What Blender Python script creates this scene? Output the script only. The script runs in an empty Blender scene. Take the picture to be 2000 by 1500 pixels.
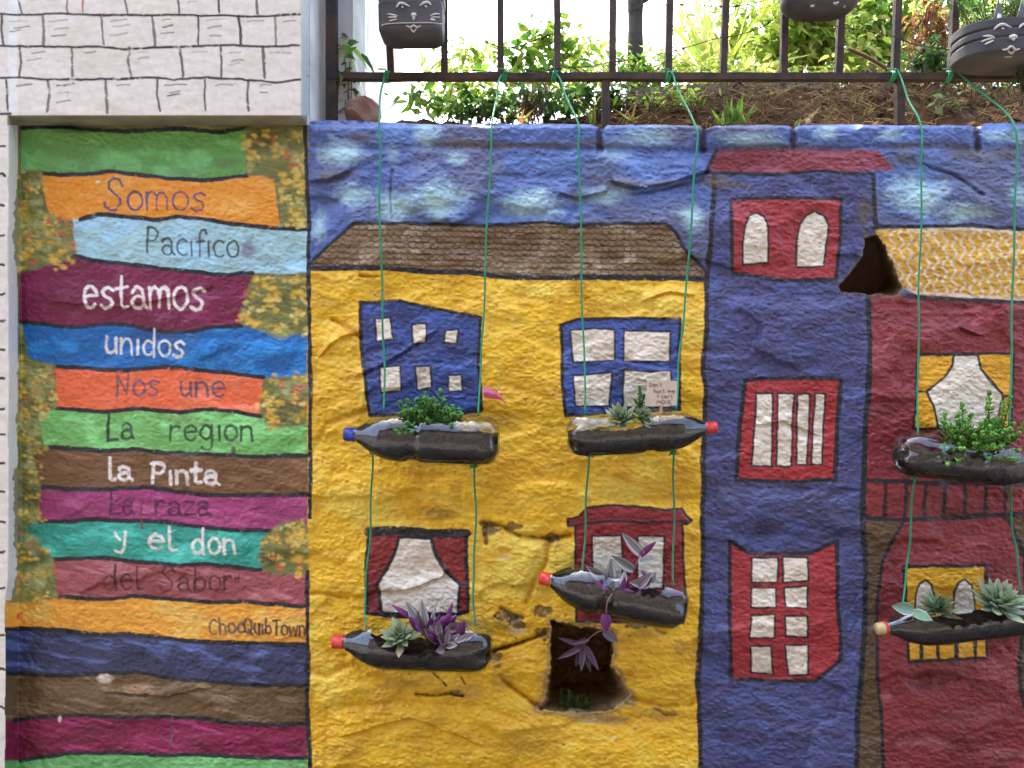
import bpy, math, random
import numpy as np
from mathutils import Vector, Matrix

# ------------------------------------------------------------------ camera, sky, sun, exposure
sc = bpy.context.scene
C = sc.collection
D = 1.75            # camera distance from the wall plane (Y = 0)
EYE = 1.5           # camera height
S = 900.0           # photo pixels per metre on the wall plane

cam_d = bpy.data.cameras.new("camera")
cam = bpy.data.objects.new("camera", cam_d)
C.objects.link(cam)
cam.location = (0, -D, EYE)
cam.rotation_euler = (math.radians(90), 0, 0)
cam_d.sensor_width = 36.0
cam_d.lens = 36.0 * D / (2000.0 / S)
cam_d.clip_start = 0.02
cam_d.clip_end = 500
sc.camera = cam

SUN_EL = math.radians(62)
SUN_AZ = math.radians(-24)      # measured from +Y (behind the wall) towards +X
world = bpy.data.worlds.new("World")
sc.world = world
world.use_nodes = True
wn = world.node_tree.nodes
sky = wn.new("ShaderNodeTexSky")
sky.sky_type = 'NISHITA'
sky.sun_disc = False
sky.sun_elevation = SUN_EL
sky.sun_rotation = SUN_AZ
sky.air_density = 0.42
sky.dust_density = 6.0
sky.ozone_density = 0.3
world.node_tree.links.new(sky.outputs[0], wn["Background"].inputs[0])
wn["Background"].inputs[1].default_value = 0.15

sun_d = bpy.data.lights.new("sun", 'SUN')
sun_d.energy = 2.4
sun_d.angle = math.radians(0.5)
sun_d.color = (1.0, 0.93, 0.80)
sun = bpy.data.objects.new("sun", sun_d)
C.objects.link(sun)
sdir = Vector((math.sin(SUN_AZ) * math.cos(SUN_EL), math.cos(SUN_AZ) * math.cos(SUN_EL), math.sin(SUN_EL)))
sun.rotation_euler = sdir.to_track_quat('Z', 'Y').to_euler()
sun.location = (0, 3, 6)

sc.view_settings.view_transform = 'Standard'
sc.view_settings.look = 'None'
sc.view_settings.gamma = 1.0
sc.view_settings.use_curve_mapping = False
sc.view_settings.exposure = 3.43

sc.render.engine = 'CYCLES'
sc.cycles.use_denoising = True
sc.cycles.max_bounces = 8
sc.cycles.transparent_max_bounces = 24
sc.cycles.caustics_reflective = False
sc.cycles.caustics_refractive = False
sc.cycles.sample_clamp_indirect = 8

rng = np.random.default_rng(7)
random.seed(7)
GAIN = 1.0


# ------------------------------------------------------------------ helpers
def lin(c):
    c = np.asarray(c, dtype=float) / 255.0
    return np.where(c <= 0.04045, c / 12.92, ((c + 0.055) / 1.055) ** 2.4)


def P(px, py, y=0.0):
    """point at depth y on the line of sight through a photo pixel"""
    k = (D + y) / D
    return Vector(((px - 1000) / S * k, y, EYE + (750 - py) / S * k))


def empty(name, loc, label=None, cat=None, group=None, kind=None):
    o = bpy.data.objects.new(name, None)
    C.objects.link(o)
    o.location = loc
    o.empty_display_size = 0.05
    tag(o, label, cat, group, kind)
    return o


def tag(o, label=None, cat=None, group=None, kind=None):
    if label: o["label"] = label
    if cat: o["category"] = cat
    if group: o["group"] = group
    if kind: o["kind"] = kind
    return o


def mk(name, verts, faces, mat, parent=None, cols=None, smooth=True):
    """one mesh object from numpy / list data in world space; children keep world position"""
    me = bpy.data.meshes.new(name)
    verts = np.asarray(verts, dtype=np.float32).reshape(-1, 3)
    origin = np.array(parent_origin(parent), dtype=np.float32) if parent is not None else np.zeros(3, np.float32)
    v = verts - origin
    if isinstance(faces, np.ndarray):
        k = faces.shape[1]
        me.vertices.add(len(v)); me.vertices.foreach_set("co", v.ravel())
        me.loops.add(faces.size); me.loops.foreach_set("vertex_index", faces.astype(np.int32).ravel())
        me.polygons.add(len(faces))
        me.polygons.foreach_set("loop_start", np.arange(0, faces.size, k, dtype=np.int32))
        me.update(calc_edges=True)
    else:
        me.from_pydata(v.tolist(), [], faces)
        me.update()
    if cols is not None:
        a = me.color_attributes.new("paint", 'FLOAT_COLOR', 'POINT')
        c = np.ones((len(v), 4), np.float32); c[:, :3] = np.asarray(cols, np.float32)
        a.data.foreach_set("color", c.ravel())
    me.polygons.foreach_set("use_smooth", np.full(len(me.polygons), smooth))
    me.materials.append(mat)
    o = bpy.data.objects.new(name, me)
    C.objects.link(o)
    if parent is not None: o.parent = parent
    return o


def parent_origin(o):
    p = Vector(o.location)
    while o.parent is not None:
        o = o.parent
        p = p + Vector(o.location)
    return p


class MB:
    """collects pieces that become one mesh"""
    def __init__(s): s.v = []; s.f = []; s.c = []; s.n = 0

    def add(s, v, f, c=None):
        v = np.asarray(v, float).reshape(-1, 3)
        s.v.append(v); s.f += [tuple(int(i) + s.n for i in q) for q in f]; s.n += len(v)
        if c is None: c = (0.5, 0.5, 0.5)
        c = np.asarray(c, float)
        s.c.append(np.broadcast_to(c, (len(v), 3)) if c.ndim == 1 else c)

    def box(s, a, b, c=None):
        (x0, y0, z0), (x1, y1, z1) = a, b
        v = [(x0, y0, z0), (x1, y0, z0), (x1, y1, z0), (x0, y1, z0), (x0, y0, z1), (x1, y0, z1), (x1, y1, z1), (x0, y1, z1)]
        s.add(v, [(0, 3, 2, 1), (4, 5, 6, 7), (0, 1, 5, 4), (1, 2, 6, 5), (2, 3, 7, 6), (3, 0, 4, 7)], c)

    def tube(s, pts, r, n=6, c=None, cap=True):
        v, f = tube(pts, r, n, cap); s.add(v, f, c)

    def build(s, name, mat, parent=None, smooth=True):
        return mk(name, np.concatenate(s.v), s.f, mat, parent, np.concatenate(s.c), smooth)


def outward(vs, fs, a, ax):
    """turn faces so that they look away from the axis through a along ax"""
    vs = np.asarray(vs, float).reshape(-1, 3); a = np.array(a); ax = np.array(ax)
    tot = 0.0
    for q in fs[len(fs) // 3::max(1, len(fs) // 60)]:
        p = vs[list(q[:4])]
        n = np.cross(p[1] - p[0], p[2] - p[0]); c = p.mean(0) - a
        tot += float(n @ (c - ax * (c @ ax)))
    return fs if tot > 0 else [tuple(q[::-1]) for q in fs]


def smooth_path(pts, k=8):
    pts = [Vector(p) for p in pts]
    out = []
    for i in range(len(pts) - 1):
        p0 = pts[max(i - 1, 0)]; p1 = pts[i]; p2 = pts[i + 1]; p3 = pts[min(i + 2, len(pts) - 1)]
        for t in range(k):
            t /= k
            out.append(0.5 * ((2 * p1) + (p2 - p0) * t + (2 * p0 - 5 * p1 + 4 * p2 - p3) * t * t + (3 * p1 - p0 - 3 * p2 + p3) * t ** 3))
    out.append(pts[-1])
    return out


def tube(pts, r, n=6, cap=True):
    pts = [Vector(p) for p in pts]
    m = len(pts)
    rr = r if hasattr(r, '__len__') else [r] * m
    v = []; f = []
    prev = None
    for i, p in enumerate(pts):
        t = (pts[min(i + 1, m - 1)] - pts[max(i - 1, 0)])
        t = t.normalized() if t.length > 1e-9 else Vector((0, 0, 1))
        if prev is None:
            prev = t.orthogonal().normalized()
        a = (prev - t * prev.dot(t))
        a = a.normalized() if a.length > 1e-6 else t.orthogonal().normalized()
        prev = a
        b = t.cross(a)
        for k in range(n):
            w = 2 * math.pi * k / n
            v.append(p + (a * math.cos(w) + b * math.sin(w)) * rr[i])
    for i in range(m - 1):
        for k in range(n):
            f.append((i * n + k, i * n + (k + 1) % n, (i + 1) * n + (k + 1) % n, (i + 1) * n + k))
    if cap:
        f.append(tuple(range(n))[::-1]); f.append(tuple((m - 1) * n + k for k in range(n)))
    return [tuple(q) for q in v], f


_tab = {}


def vnoise(x, y, seed=0):
    if seed not in _tab:
        _tab[seed] = np.random.default_rng(seed + 100).random((256, 256)).astype(np.float32) * 2 - 1
    T = _tab[seed]
    xi = np.floor(x).astype(np.int64); yi = np.floor(y).astype(np.int64)
    fx = (x - xi).astype(np.float32); fy = (y - yi).astype(np.float32)
    fx = fx * fx * (3 - 2 * fx); fy = fy * fy * (3 - 2 * fy)
    x0 = xi & 255; x1 = (xi + 1) & 255; y0 = yi & 255; y1 = (yi + 1) & 255
    return (T[y0, x0] * (1 - fx) + T[y0, x1] * fx) * (1 - fy) + (T[y1, x0] * (1 - fx) + T[y1, x1] * fx) * fy


def fbm(x, y, sx, sy=None, seed=0, octs=4, gain=0.5):
    sy = sy or sx
    a = 1.0; tot = 0; out = 0
    for o in range(octs):
        k = 2 ** o
        out = out + a * vnoise(x / sx * k + 17.3 * o, y / sy * k + 5.1 * o, seed + o)
        tot += a; a *= gain
    return out / tot


def sstep(a, b, x):
    t = np.clip((x - a) / (b - a), 0, 1)
    return t * t * (3 - 2 * t)


# ------------------------------------------------------------------ materials
def mat(name, color=None, rough=0.6, spec=0.4, attr=False, noise=0.0, nscale=40.0, bump=0.0, bscale=200.0, metal=0.0, transl=0.0, col2=None):
    m = bpy.data.materials.new(name)
    m.use_nodes = True
    nt = m.node_tree; N = nt.nodes; L = nt.links
    b = N["Principled BSDF"]
    b.inputs["Roughness"].default_value = rough
    b.inputs["Specular IOR Level"].default_value = spec
    b.inputs["Metallic"].default_value = metal
    tc = N.new("ShaderNodeTexCoord")
    if attr:
        at = N.new("ShaderNodeAttribute"); at.attribute_name = "paint"
        src = at.outputs["Color"]
    else:
        rgb = N.new("ShaderNodeRGB"); rgb.outputs[0].default_value = (*color, 1)
        src = rgb.outputs[0]
    if col2 is not None:
        nz = N.new("ShaderNodeTexNoise"); nz.inputs["Scale"].default_value = nscale; nz.inputs["Detail"].default_value = 6
        L.new(tc.outputs["Object"], nz.inputs["Vector"])
        rp = N.new("ShaderNodeValToRGB"); rp.color_ramp.elements[0].position = 0.38; rp.color_ramp.elements[1].position = 0.62
        L.new(nz.outputs["Fac"], rp.inputs[0])
        mx = N.new("ShaderNodeMix"); mx.data_type = 'RGBA'
        L.new(rp.outputs[0], mx.inputs[0]); L.new(src, mx.inputs[6]); mx.inputs[7].default_value = (*col2, 1)
        src = mx.outputs[2]
    elif noise > 0:
        nz = N.new("ShaderNodeTexNoise"); nz.inputs["Scale"].default_value = nscale; nz.inputs["Detail"].default_value = 5
        L.new(tc.outputs["Object"], nz.inputs["Vector"])
        mr = N.new("ShaderNodeMapRange"); mr.inputs["From Min"].default_value = 0.3; mr.inputs["From Max"].default_value = 0.7
        mr.inputs["To Min"].default_value = 1 - noise; mr.inputs["To Max"].default_value = 1 + noise
        L.new(nz.outputs["Fac"], mr.inputs["Value"])
        vm = N.new("ShaderNodeVectorMath"); vm.operation = 'SCALE'
        L.new(src, vm.inputs[0]); L.new(mr.outputs[0], vm.inputs["Scale"])
        src = vm.outputs[0]
    L.new(src, b.inputs["Base Color"])
    if bump > 0:
        bz = N.new("ShaderNodeTexNoise"); bz.inputs["Scale"].default_value = bscale; bz.inputs["Detail"].default_value = 4
        L.new(tc.outputs["Object"], bz.inputs["Vector"])
        bp = N.new("ShaderNodeBump"); bp.inputs["Strength"].default_value = bump; bp.inputs["Distance"].default_value = 0.002
        L.new(bz.outputs["Fac"], bp.inputs["Height"]); L.new(bp.outputs[0], b.inputs["Normal"])
    if transl > 0:
        tr = N.new("ShaderNodeBsdfTranslucent"); L.new(src, tr.inputs["Color"])
        ms = N.new("ShaderNodeMixShader"); ms.inputs[0].default_value = transl
        L.new(b.outputs[0], ms.inputs[1]); L.new(tr.outputs[0], ms.inputs[2])
        L.new(ms.outputs[0], N["Material Output"].inputs["Surface"])
    return m


M = {}
M["mural"] = mat("mural_paint", attr=True, rough=0.46, spec=0.45, noise=0.07, nscale=90, bump=0.25, bscale=450)
M["leaf"] = mat("leaf", attr=True, rough=0.45, spec=0.4, transl=0.5)
M["succulent"] = mat("succulent_leaf", attr=True, rough=0.5, spec=0.35, noise=0.12, nscale=60)
M["stem"] = mat("plant_stem", attr=True, rough=0.6)
M["plain"] = mat("painted_surface", attr=True, rough=0.6, noise=0.1, nscale=50)
M["iron"] = mat("rusty_iron", (0.030, 0.026, 0.025), rough=0.7, noise=0, col2=(0.075, 0.045, 0.03), nscale=30, bump=0.6, bscale=250)
M["concrete"] = mat("weathered_concrete", (0.72, 0.76, 0.76), rough=0.85, col2=(0.48, 0.51, 0.50), nscale=6, bump=0.6, bscale=120)
M["rock"] = mat("red_stone", (0.20, 0.09, 0.065), rough=0.9, col2=(0.28, 0.19, 0.15), nscale=22, bump=0.8, bscale=90)
M["soil"] = mat("soil", (0.036, 0.019, 0.010), rough=0.95, spec=0.08, col2=(0.095, 0.050, 0.027), nscale=9, bump=1.0, bscale=60)
M["potsoil"] = mat("potting_soil", (0.009, 0.007, 0.005), rough=0.95, spec=0.06, col2=(0.030, 0.021, 0.013), nscale=60, bump=1.0, bscale=200)
M["straw"] = mat("dry_straw", attr=True, rough=0.8)
M["cord"] = mat("green_plastic_cord", (0.020, 0.27, 0.125), rough=0.4, noise=0.2, nscale=60)
M["black"] = mat("black_plastic", (0.042, 0.045, 0.049), rough=0.6, spec=0.4, col2=(0.085, 0.085, 0.085), nscale=9, bump=0.2, bscale=80)  # black lifted towards grey, glare over the planters put into the colour
M["whitepaint"] = mat("white_brush_paint", (0.62, 0.60, 0.55), rough=0.7, noise=0.2, nscale=80)
M["asphalt"] = mat("lane_surface", (0.045, 0.043, 0.042), rough=0.9, col2=(0.07, 0.066, 0.062), nscale=8)
M["bark"] = mat("bark", (0.035, 0.032, 0.03), rough=0.9, col2=(0.08, 0.07, 0.06), nscale=18, bump=1, bscale=60)
M["wire"] = mat("rusted_wire", (0.05, 0.035, 0.025), rough=0.7)
M["twine"] = mat("pale_twine", (0.5, 0.45, 0.36), rough=0.8)


def cap_mat(name, c, c2=None):
    return mat(name, c, rough=0.35, spec=0.5, noise=0.05)


def plastic():
    m = bpy.data.materials.new("clear_bottle_plastic")
    m.use_nodes = True
    nt = m.node_tree; N = nt.nodes; L = nt.links
    N.remove(N["Principled BSDF"])
    tr = N.new("ShaderNodeBsdfTransparent"); tr.inputs[0].default_value = (0.90, 0.92, 0.90, 1)
    gl = N.new("ShaderNodeBsdfGlossy"); gl.inputs["Color"].default_value = (.80, .90, 1, 1); gl.inputs["Roughness"].default_value = 0.04  # bluish gloss tint stands in for the reflection of a bluer sky
    fr = N.new("ShaderNodeLayerWeight"); fr.inputs["Blend"].default_value = 0.5
    cv = N.new("ShaderNodeMapRange"); pw = N.new("ShaderNodeMath"); pw.operation = 'POWER'; pw.inputs[1].default_value = 5.0
    cv.inputs["To Min"].default_value = 0.098; cv.inputs["To Max"].default_value = 0.45
    L.new(fr.outputs["Facing"], pw.inputs[0]); L.new(pw.outputs[0], cv.inputs["Value"])
    tc = N.new("ShaderNodeTexCoord")
    nz = N.new("ShaderNodeTexNoise"); nz.inputs["Scale"].default_value = 28; nz.inputs["Detail"].default_value = 2
    L.new(tc.outputs["Object"], nz.inputs["Vector"])
    bp = N.new("ShaderNodeBump"); bp.inputs["Strength"].default_value = 0.25; bp.inputs["Distance"].default_value = 0.004
    L.new(nz.outputs["Fac"], bp.inputs["Height"])
    L.new(bp.outputs[0], gl.inputs["Normal"]); L.new(bp.outputs[0], fr.inputs["Normal"])
    ms = N.new("ShaderNodeMixShader")
    gm = N.new("ShaderNodeNewGeometry")
    ib = N.new("ShaderNodeMapRange"); ib.inputs["To Min"].default_value = 1.0; ib.inputs["To Max"].default_value = 0.22
    L.new(gm.outputs["Backfacing"], ib.inputs["Value"])
    mm = N.new("ShaderNodeMath"); mm.operation = 'MULTIPLY'
    L.new(cv.outputs[0], mm.inputs[0]); L.new(ib.outputs[0], mm.inputs[1]); L.new(mm.outputs[0], ms.inputs[0]); L.new(tr.outputs[0], ms.inputs[1]); L.new(gl.outputs[0], ms.inputs[2])
    df = N.new("ShaderNodeBsdfDiffuse"); df.inputs[0].default_value = (.10, .085, .062, 1)
    n2 = N.new("ShaderNodeTexNoise"); n2.inputs["Scale"].default_value = 34; n2.inputs["Detail"].default_value = 7; n2.inputs["Roughness"].default_value = .7
    L.new(tc.outputs["Object"], n2.inputs["Vector"])
    r2_ = N.new("ShaderNodeMapRange"); r2_.inputs["From Min"].default_value = .46; r2_.inputs["From Max"].default_value = .72; r2_.inputs["To Max"].default_value = .62
    L.new(n2.outputs["Fac"], r2_.inputs["Value"])
    m2_ = N.new("ShaderNodeMixShader")
    L.new(r2_.outputs[0], m2_.inputs[0]); L.new(ms.outputs[0], m2_.inputs[1]); L.new(df.outputs[0], m2_.inputs[2])
    L.new(m2_.outputs[0], N["Material Output"].inputs["Surface"])
    return m


M["plastic"] = plastic()


def striped_leaf():
    """silver, green and purple leaf: its upper side carries stripes, its underside is purple"""
    m = mat("wandering_plant_leaf", attr=True, rough=0.4, spec=0.4)
    nt = m.node_tree; N = nt.nodes; L = nt.links
    b = N["Principled BSDF"]
    src = b.inputs["Base Color"].links[0].from_socket
    g = N.new("ShaderNodeNewGeometry")
    mx = N.new("ShaderNodeMix"); mx.data_type = 'RGBA'
    L.new(g.outputs["Backfacing"], mx.inputs[0]); L.new(src, mx.inputs[6]); mx.inputs[7].default_value = (0.15, 0.035, 0.15, 1)
    L.new(mx.outputs[2], b.inputs["Base Color"])
    return m


M["striped"] = striped_leaf()

# ------------------------------------------------------------------ the wall: one relief sheet in photo-pixel steps, painted and split into its parts
STEP = 1.6
gx = np.concatenate([np.linspace(-900, -30, 40, endpoint=False), np.arange(-30, 2030, STEP), np.linspace(2032, 2900, 40)])
gy = np.concatenate([np.linspace(-900, -260, 30, endpoint=False), np.arange(-260, 1512, STEP), np.linspace(1514, 2100, 40)])
PX, PY = np.meshgrid(gx, gy)
PX = PX.astype(np.float32); PY = PY.astype(np.float32)
# uneven top edge of the low wall
tx = [-900, 600, 640, 700, 760, 850, 950, 1060, 1160, 1168, 1178, 1186, 1260, 1368, 1374, 1382, 1395, 1480, 1540, 1546, 1552, 1560, 1700, 1800, 1895, 1903, 1915, 1925, 2000, 2900]
ty = [240, 238, 235, 236, 240, 243, 241, 242, 243, 248, 252, 245, 243, 246, 252, 250, 246, 244, 245, 249, 248, 244, 244, 245, 244, 248, 246, 241, 240, 240]
ytop = np.interp(PX, tx, ty) + 1.5 * fbm(PX, PX * 0, 22, seed=3)
TOPI = int(np.searchsorted(gy, 240))
PY = PY + (ytop - gy[TOPI]) * np.clip((420 - PY) / 180, 0, 1) * (PX > 598) * (PY > 150)
H, W = PX.shape

WX = PX + 2.2 * fbm(PX, PY, 70, seed=11, octs=2) + 1.3 * fbm(PX, PY, 13, seed=15, octs=2)
WY = PY + 2.2 * fbm(PX, PY, 70, seed=21, octs=2) + 1.3 * fbm(PX, PY, 13, seed=25, octs=2)
N_fine = fbm(PX, PY, 7, seed=31, octs=2)
N_mid = fbm(PX, PY, 34, 22, seed=41, octs=4)
N_big = fbm(PX, PY, 150, 110, seed=51, octs=3)
N_str = fbm(PX + 0.6 * PY, PY - 0.25 * PX, 60, 9, seed=61, octs=3)      # brushed streaks
N_patch = fbm(PX, PY, 75, 40, seed=71, octs=4, gain=0.6)

COL = np.zeros((H, W, 3), np.float32)
ID = np.zeros((H, W), np.int32)
PARTS = [("", None, None)]


def part(name, parent, label=None):
    PARTS.append((name, parent, label)); return len(PARTS) - 1


def bb(pts, pad):
    a = np.asarray(pts, float)
    x0, y0 = a.min(0) - pad; x1, y1 = a.max(0) + pad
    j0, j1 = np.searchsorted(gx, [x0, x1]); i0, i1 = np.searchsorted(gy, [y0 - 14, y1 + 14])
    return slice(max(i0 - 1, 0), i1 + 1), slice(max(j0 - 1, 0), j1 + 1)


def seg_dist(X, Y, pts):
    d = np.full(X.shape, 1e9, np.float32)
    for (ax, ay), (bx, by) in zip(pts[:-1], pts[1:]):
        dx, dy = bx - ax, by - ay
        L2 = dx * dx + dy * dy + 1e-9
        t = np.clip(((X - ax) * dx + (Y - ay) * dy) / L2, 0, 1)
        d = np.minimum(d, (X - ax - t * dx) ** 2 + (Y - ay - t * dy) ** 2)
    return np.sqrt(d)


def inside(X, Y, pts):
    r = np.zeros(X.shape, bool)
    n = len(pts)
    for i in range(n):
        (ax, ay), (bx, by) = pts[i], pts[(i + 1) % n]
        if ay == by: continue
        r ^= ((ay > Y) != (by > Y)) & (X < (bx - ax) * (Y - ay) / (by - ay) + ax)
    return r


def cover(pts, soft=1.0, wob=True):
    sl = bb(pts, 8 + soft)
    X = (WX if wob else PX)[sl]; Y = (WY if wob else PY)[sl]
    d = seg_dist(X, Y, list(pts) + [pts[0]])
    sd = np.where(inside(X, Y, pts), d, -d)
    return sl, np.clip(0.5 + sd / (2 * soft), 0, 1), sd


def tone(sl, base, *alts):
    """brushed paint: a base colour broken by patches of others; alts = (colour, noise, lo, hi, amount)"""
    c = np.broadcast_to(lin(base), PX[sl].shape + (3,)).copy()
    for col, nz, lo, hi, am in alts:
        a = (sstep(lo, hi, nz[sl]) * am)[..., None]
        c = c * (1 - a) + lin(col) * a
    return c


def fill(pts, base, *alts, pid=None, soft=1.0, wob=True, alpha=1.0):
    sl, cv, sd = cover(pts, soft, wob)
    a = (cv * alpha)[..., None]
    COL[sl] = COL[sl] * (1 - a) + tone(sl, base, *alts) * a
    if pid is not None:
        t = ID[sl]; t[cv > 0.5] = pid


INK = (30, 31, 38)


def line(pts, w, col=INK, dry=0.25, wob=True, alpha=1.0, soft=0.9):
    sl = bb(pts, w + 8)
    X = (WX if wob else PX)[sl]; Y = (WY if wob else PY)[sl]
    d = seg_dist(X, Y, pts)
    r = w / 2 * (1 + 0.22 * N_mid[sl] * 1.6 + 0.15 * N_fine[sl])
    cv = np.clip(0.5 + (r - d) / (2 * soft), 0, 1)
    if dry > 0:
        cv = cv * (1 - np.clip(sstep(0.30, 0.55, N_fine[sl] * 0.6 + N_mid[sl] * 0.6) * dry * 2.2, 0, 0.85) * sstep(0.0, 1.0, d / np.maximum(r, 0.1) + 0.25))
    a = (cv * alpha)[..., None]
    COL[sl] = COL[sl] * (1 - a) + lin(col) * a


def spot(cx, cy, rx, ry, col, am=1.0, nz=None, edge=0.55):
    sl = bb([(cx - rx * 1.6, cy - ry * 1.6), (cx + rx * 1.6, cy + ry * 1.6)], 4)
    d = np.sqrt(((WX[sl] - cx) / rx) ** 2 + ((WY[sl] - cy) / ry) ** 2) + 0.45 * N_mid[sl] + 0.18 * N_fine[sl]
    a = (np.clip((1.15 - d) / edge, 0, 1) * am)[..., None]
    COL[sl] = COL[sl] * (1 - a) + lin(col) * a


# ---- stroke lettering
def arc(cx, cy, rx, ry, a0, a1, n=14):
    return [(cx + rx * math.cos(math.radians(a0 + (a1 - a0) * i / n)), cy + ry * math.sin(math.radians(a0 + (a1 - a0) * i / n))) for i in range(n + 1)]


G = {
 'o': (.9, [arc(.45, .5, .42, .5, 80, 445)]),
 'a': (.95, [arc(.4, .64, .33, .34, 160, 0) + [(.74, .2), (.95, .0)], arc(.40, .28, .36, .28, 55, 330)]),
 'c': (.85, [arc(.48, .5, .44, .5, 50, 310)]),
 'd': (.95, [arc(.4, .46, .36, .46, 50, 320), [(.78, 1.65), (.76, .8), (.8, -.05)]]),
 'e': (.9, [[(.06, .52), (.45, .56), (.84, .6)] + arc(.45, .52, .40, .5, 12, 315)]),
 'f': (.7, [arc(.55, 1.3, .25, .3, 20, 180) + [(.3, .0)], [(.0, .85), (.65, .9)]]),
 'g': (.95, [arc(.4, .5, .36, .44, 20, 380), [(.78, .95), (.78, -.3)] + arc(.42, -.35, .36, .3, 0, -160)]),
 'i': (.3, [[(.12, .9), (.14, 0)]]),
 'l': (.5, [[(.1, 1.55), (.1, .12), (.25, .0), (.5, .05)]]),
 'm': (1.35, [[(.05, .95), (.08, 0)], arc(.35, .58, .27, .38, 180, 0) + [(.62, .05)], arc(.92, .58, .29, .38, 180, 0) + [(1.24, .05)]]),
 'n': (.9, [[(.05, .95), (.08, 0)], arc(.43, .55, .34, .4, 180, 0) + [(.80, .0)]]),
 'r': (.75, [[(.05, .95), (.08, 0)], arc(.42, .52, .34, .42, 165, 50)]),
 's': (.85, [[(.78, .86), (.55, 1.0), (.25, .92), (.14, .75), (.3, .57), (.6, .44), (.72, .22), (.6, .03), (.3, -.04), (.04, .12)]]),
 't': (.7, [[(.3, 1.5), (.28, .2), (.42, .02), (.66, .1)], [(.0, .95), (.62, 1.0)]]),
 'u': (.9, [[(.08, .95), (.08, .35), (.2, .06), (.45, .0), (.68, .2), (.74, .5), (.75, .95)], [(.75, .95), (.80, .0)]]),
 'b': (.9, [[(.1, 1.65), (.1, 0)], arc(.45, .45, .36, .45, 160, -160)]),
 'z': (.85, [[(.05, .95), (.7, .92), (.05, .02), (.85, .08)]]),
 'w': (1.2, [[(.05, .9), (.3, .0), (.58, .8), (.85, .0), (1.1, .95)]]),
 'h': (.9, [[(.1, 1.65), (.1, 0)], arc(.43, .55, .33, .4, 180, 0) + [(.77, .0)]]),
 'v': (.8, [[(.05, .95), (.4, 0), (.75, .95)]]),
 'L': (.95, [[(.12, 1.6), (.1, .0), (.85, .06)]]),
 'S': (1.15, [[(1.05, 1.3), (.9, 1.6), (.55, 1.7), (.28, 1.5), (.28, 1.15), (.6, .85), (.92, .6), (.95, .3), (.7, .0), (.35, -.05), (.05, .12), (.0, .35)]]),
 'P': (.95, [[(.1, 0), (.14, 1.6)], [(.0, 1.55)] + arc(.4, 1.18, .45, .42, 110, -110) + [(.14, .72)]]),
 'N': (1.1, [[(.05, -.05), (.2, 1.4), (.75, .1), (.95, 1.5)]]),
 'Y': (.85, [[(.05, 1.25), (.4, .75)], [(.78, 1.3), (.68, .3), (.42, -.12), (.02, .05)]]),
 'C': (1.0, [arc(.6, .7, .5, .75, 55, 310)]),
 'Q': (1.25, [arc(.6, .7, .52, .72, 80, 445), [(.7, .25), (1.15, -.15)]]),
 'T': (1.0, [[(.0, 1.4), (1.0, 1.5)], [(.5, 1.45), (.5, 0)]]),
 'D': (1.1, [[(.1, 0), (.1, 1.5)], [(.0, 1.5)] + arc(.3, .75, .7, .75, 85, -85) + [(.05, .0)]]),
 'I': (.5, [[(.2, 1.5), (.2, 0)]]),
 'M': (1.3, [[(.05, 0), (.15, 1.4), (.6, .4), (1.05, 1.4), (1.2, 0)]]),
 'O': (1.15, [arc(.55, .7, .5, .72, 80, 445)]),
 'V': (1.0, [[(.05, 1.4), (.5, 0), (.95, 1.4)]]),
 'E': (.9, [[(.85, 1.4), (.1, 1.4), (.1, 0), (.85, 0)], [(.1, .7), (.7, .7)]]),
 "'": (.35, [[(.15, 1.5), (.1, 1.15)]]),
 '"': (.5, [[(.1, 1.5), (.08, 1.2)], [(.35, 1.55), (.33, 1.22)]]),
 ' ': (.7, []),
}


def text_strokes(s, x0, x1, y0, y1, xh, slant=0.0):
    gap = 0.17
    tot = sum(G[ch][0] + gap for ch in s) - gap
    k = (x1 - x0) / tot
    out = []; x = 0.0
    for q, ch in enumerate(s):
        w, st = G[ch]
        for p in st:
            o = []
            for (a, b) in p:
                X = x0 + (x + a) * k + slant * b * xh
                o.append((X, y0 + (y1 - y0) * ((X - x0) / max(x1 - x0, 1)) - b * xh))
            out.append(o)
        x += w + gap
    return out


TEXTMASK = np.zeros((H, W), np.float32)


def write(s, x0, x1, y0, y1, xh, col, w=5.5, pid=None, dry=0.25):
    for st in text_strokes(s, x0, x1, y0, y1, xh):
        st = [(a + rng.normal(0, .5), b + rng.normal(0, .5)) for a, b in st]
        line(st, w * rng.uniform(.85, 1.15), col, dry=dry, wob=True, soft=1.1, alpha=rng.uniform(.82, 1))
        line(st[:max(2, len(st) // 2)], w * 0.8, col, dry=.2, wob=True, alpha=0.55)
        if pid is not None:
            sl = bb(st, w)
            t = ID[sl]; t[seg_dist(PX[sl], PY[sl], st) < w / 2 + 0.6] = pid


# ============ the painting, back to front
BLUEWALL = "W"; STAIR = "T"; WHITE = "B"
FULL = (slice(0, H), slice(0, W))
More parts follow.
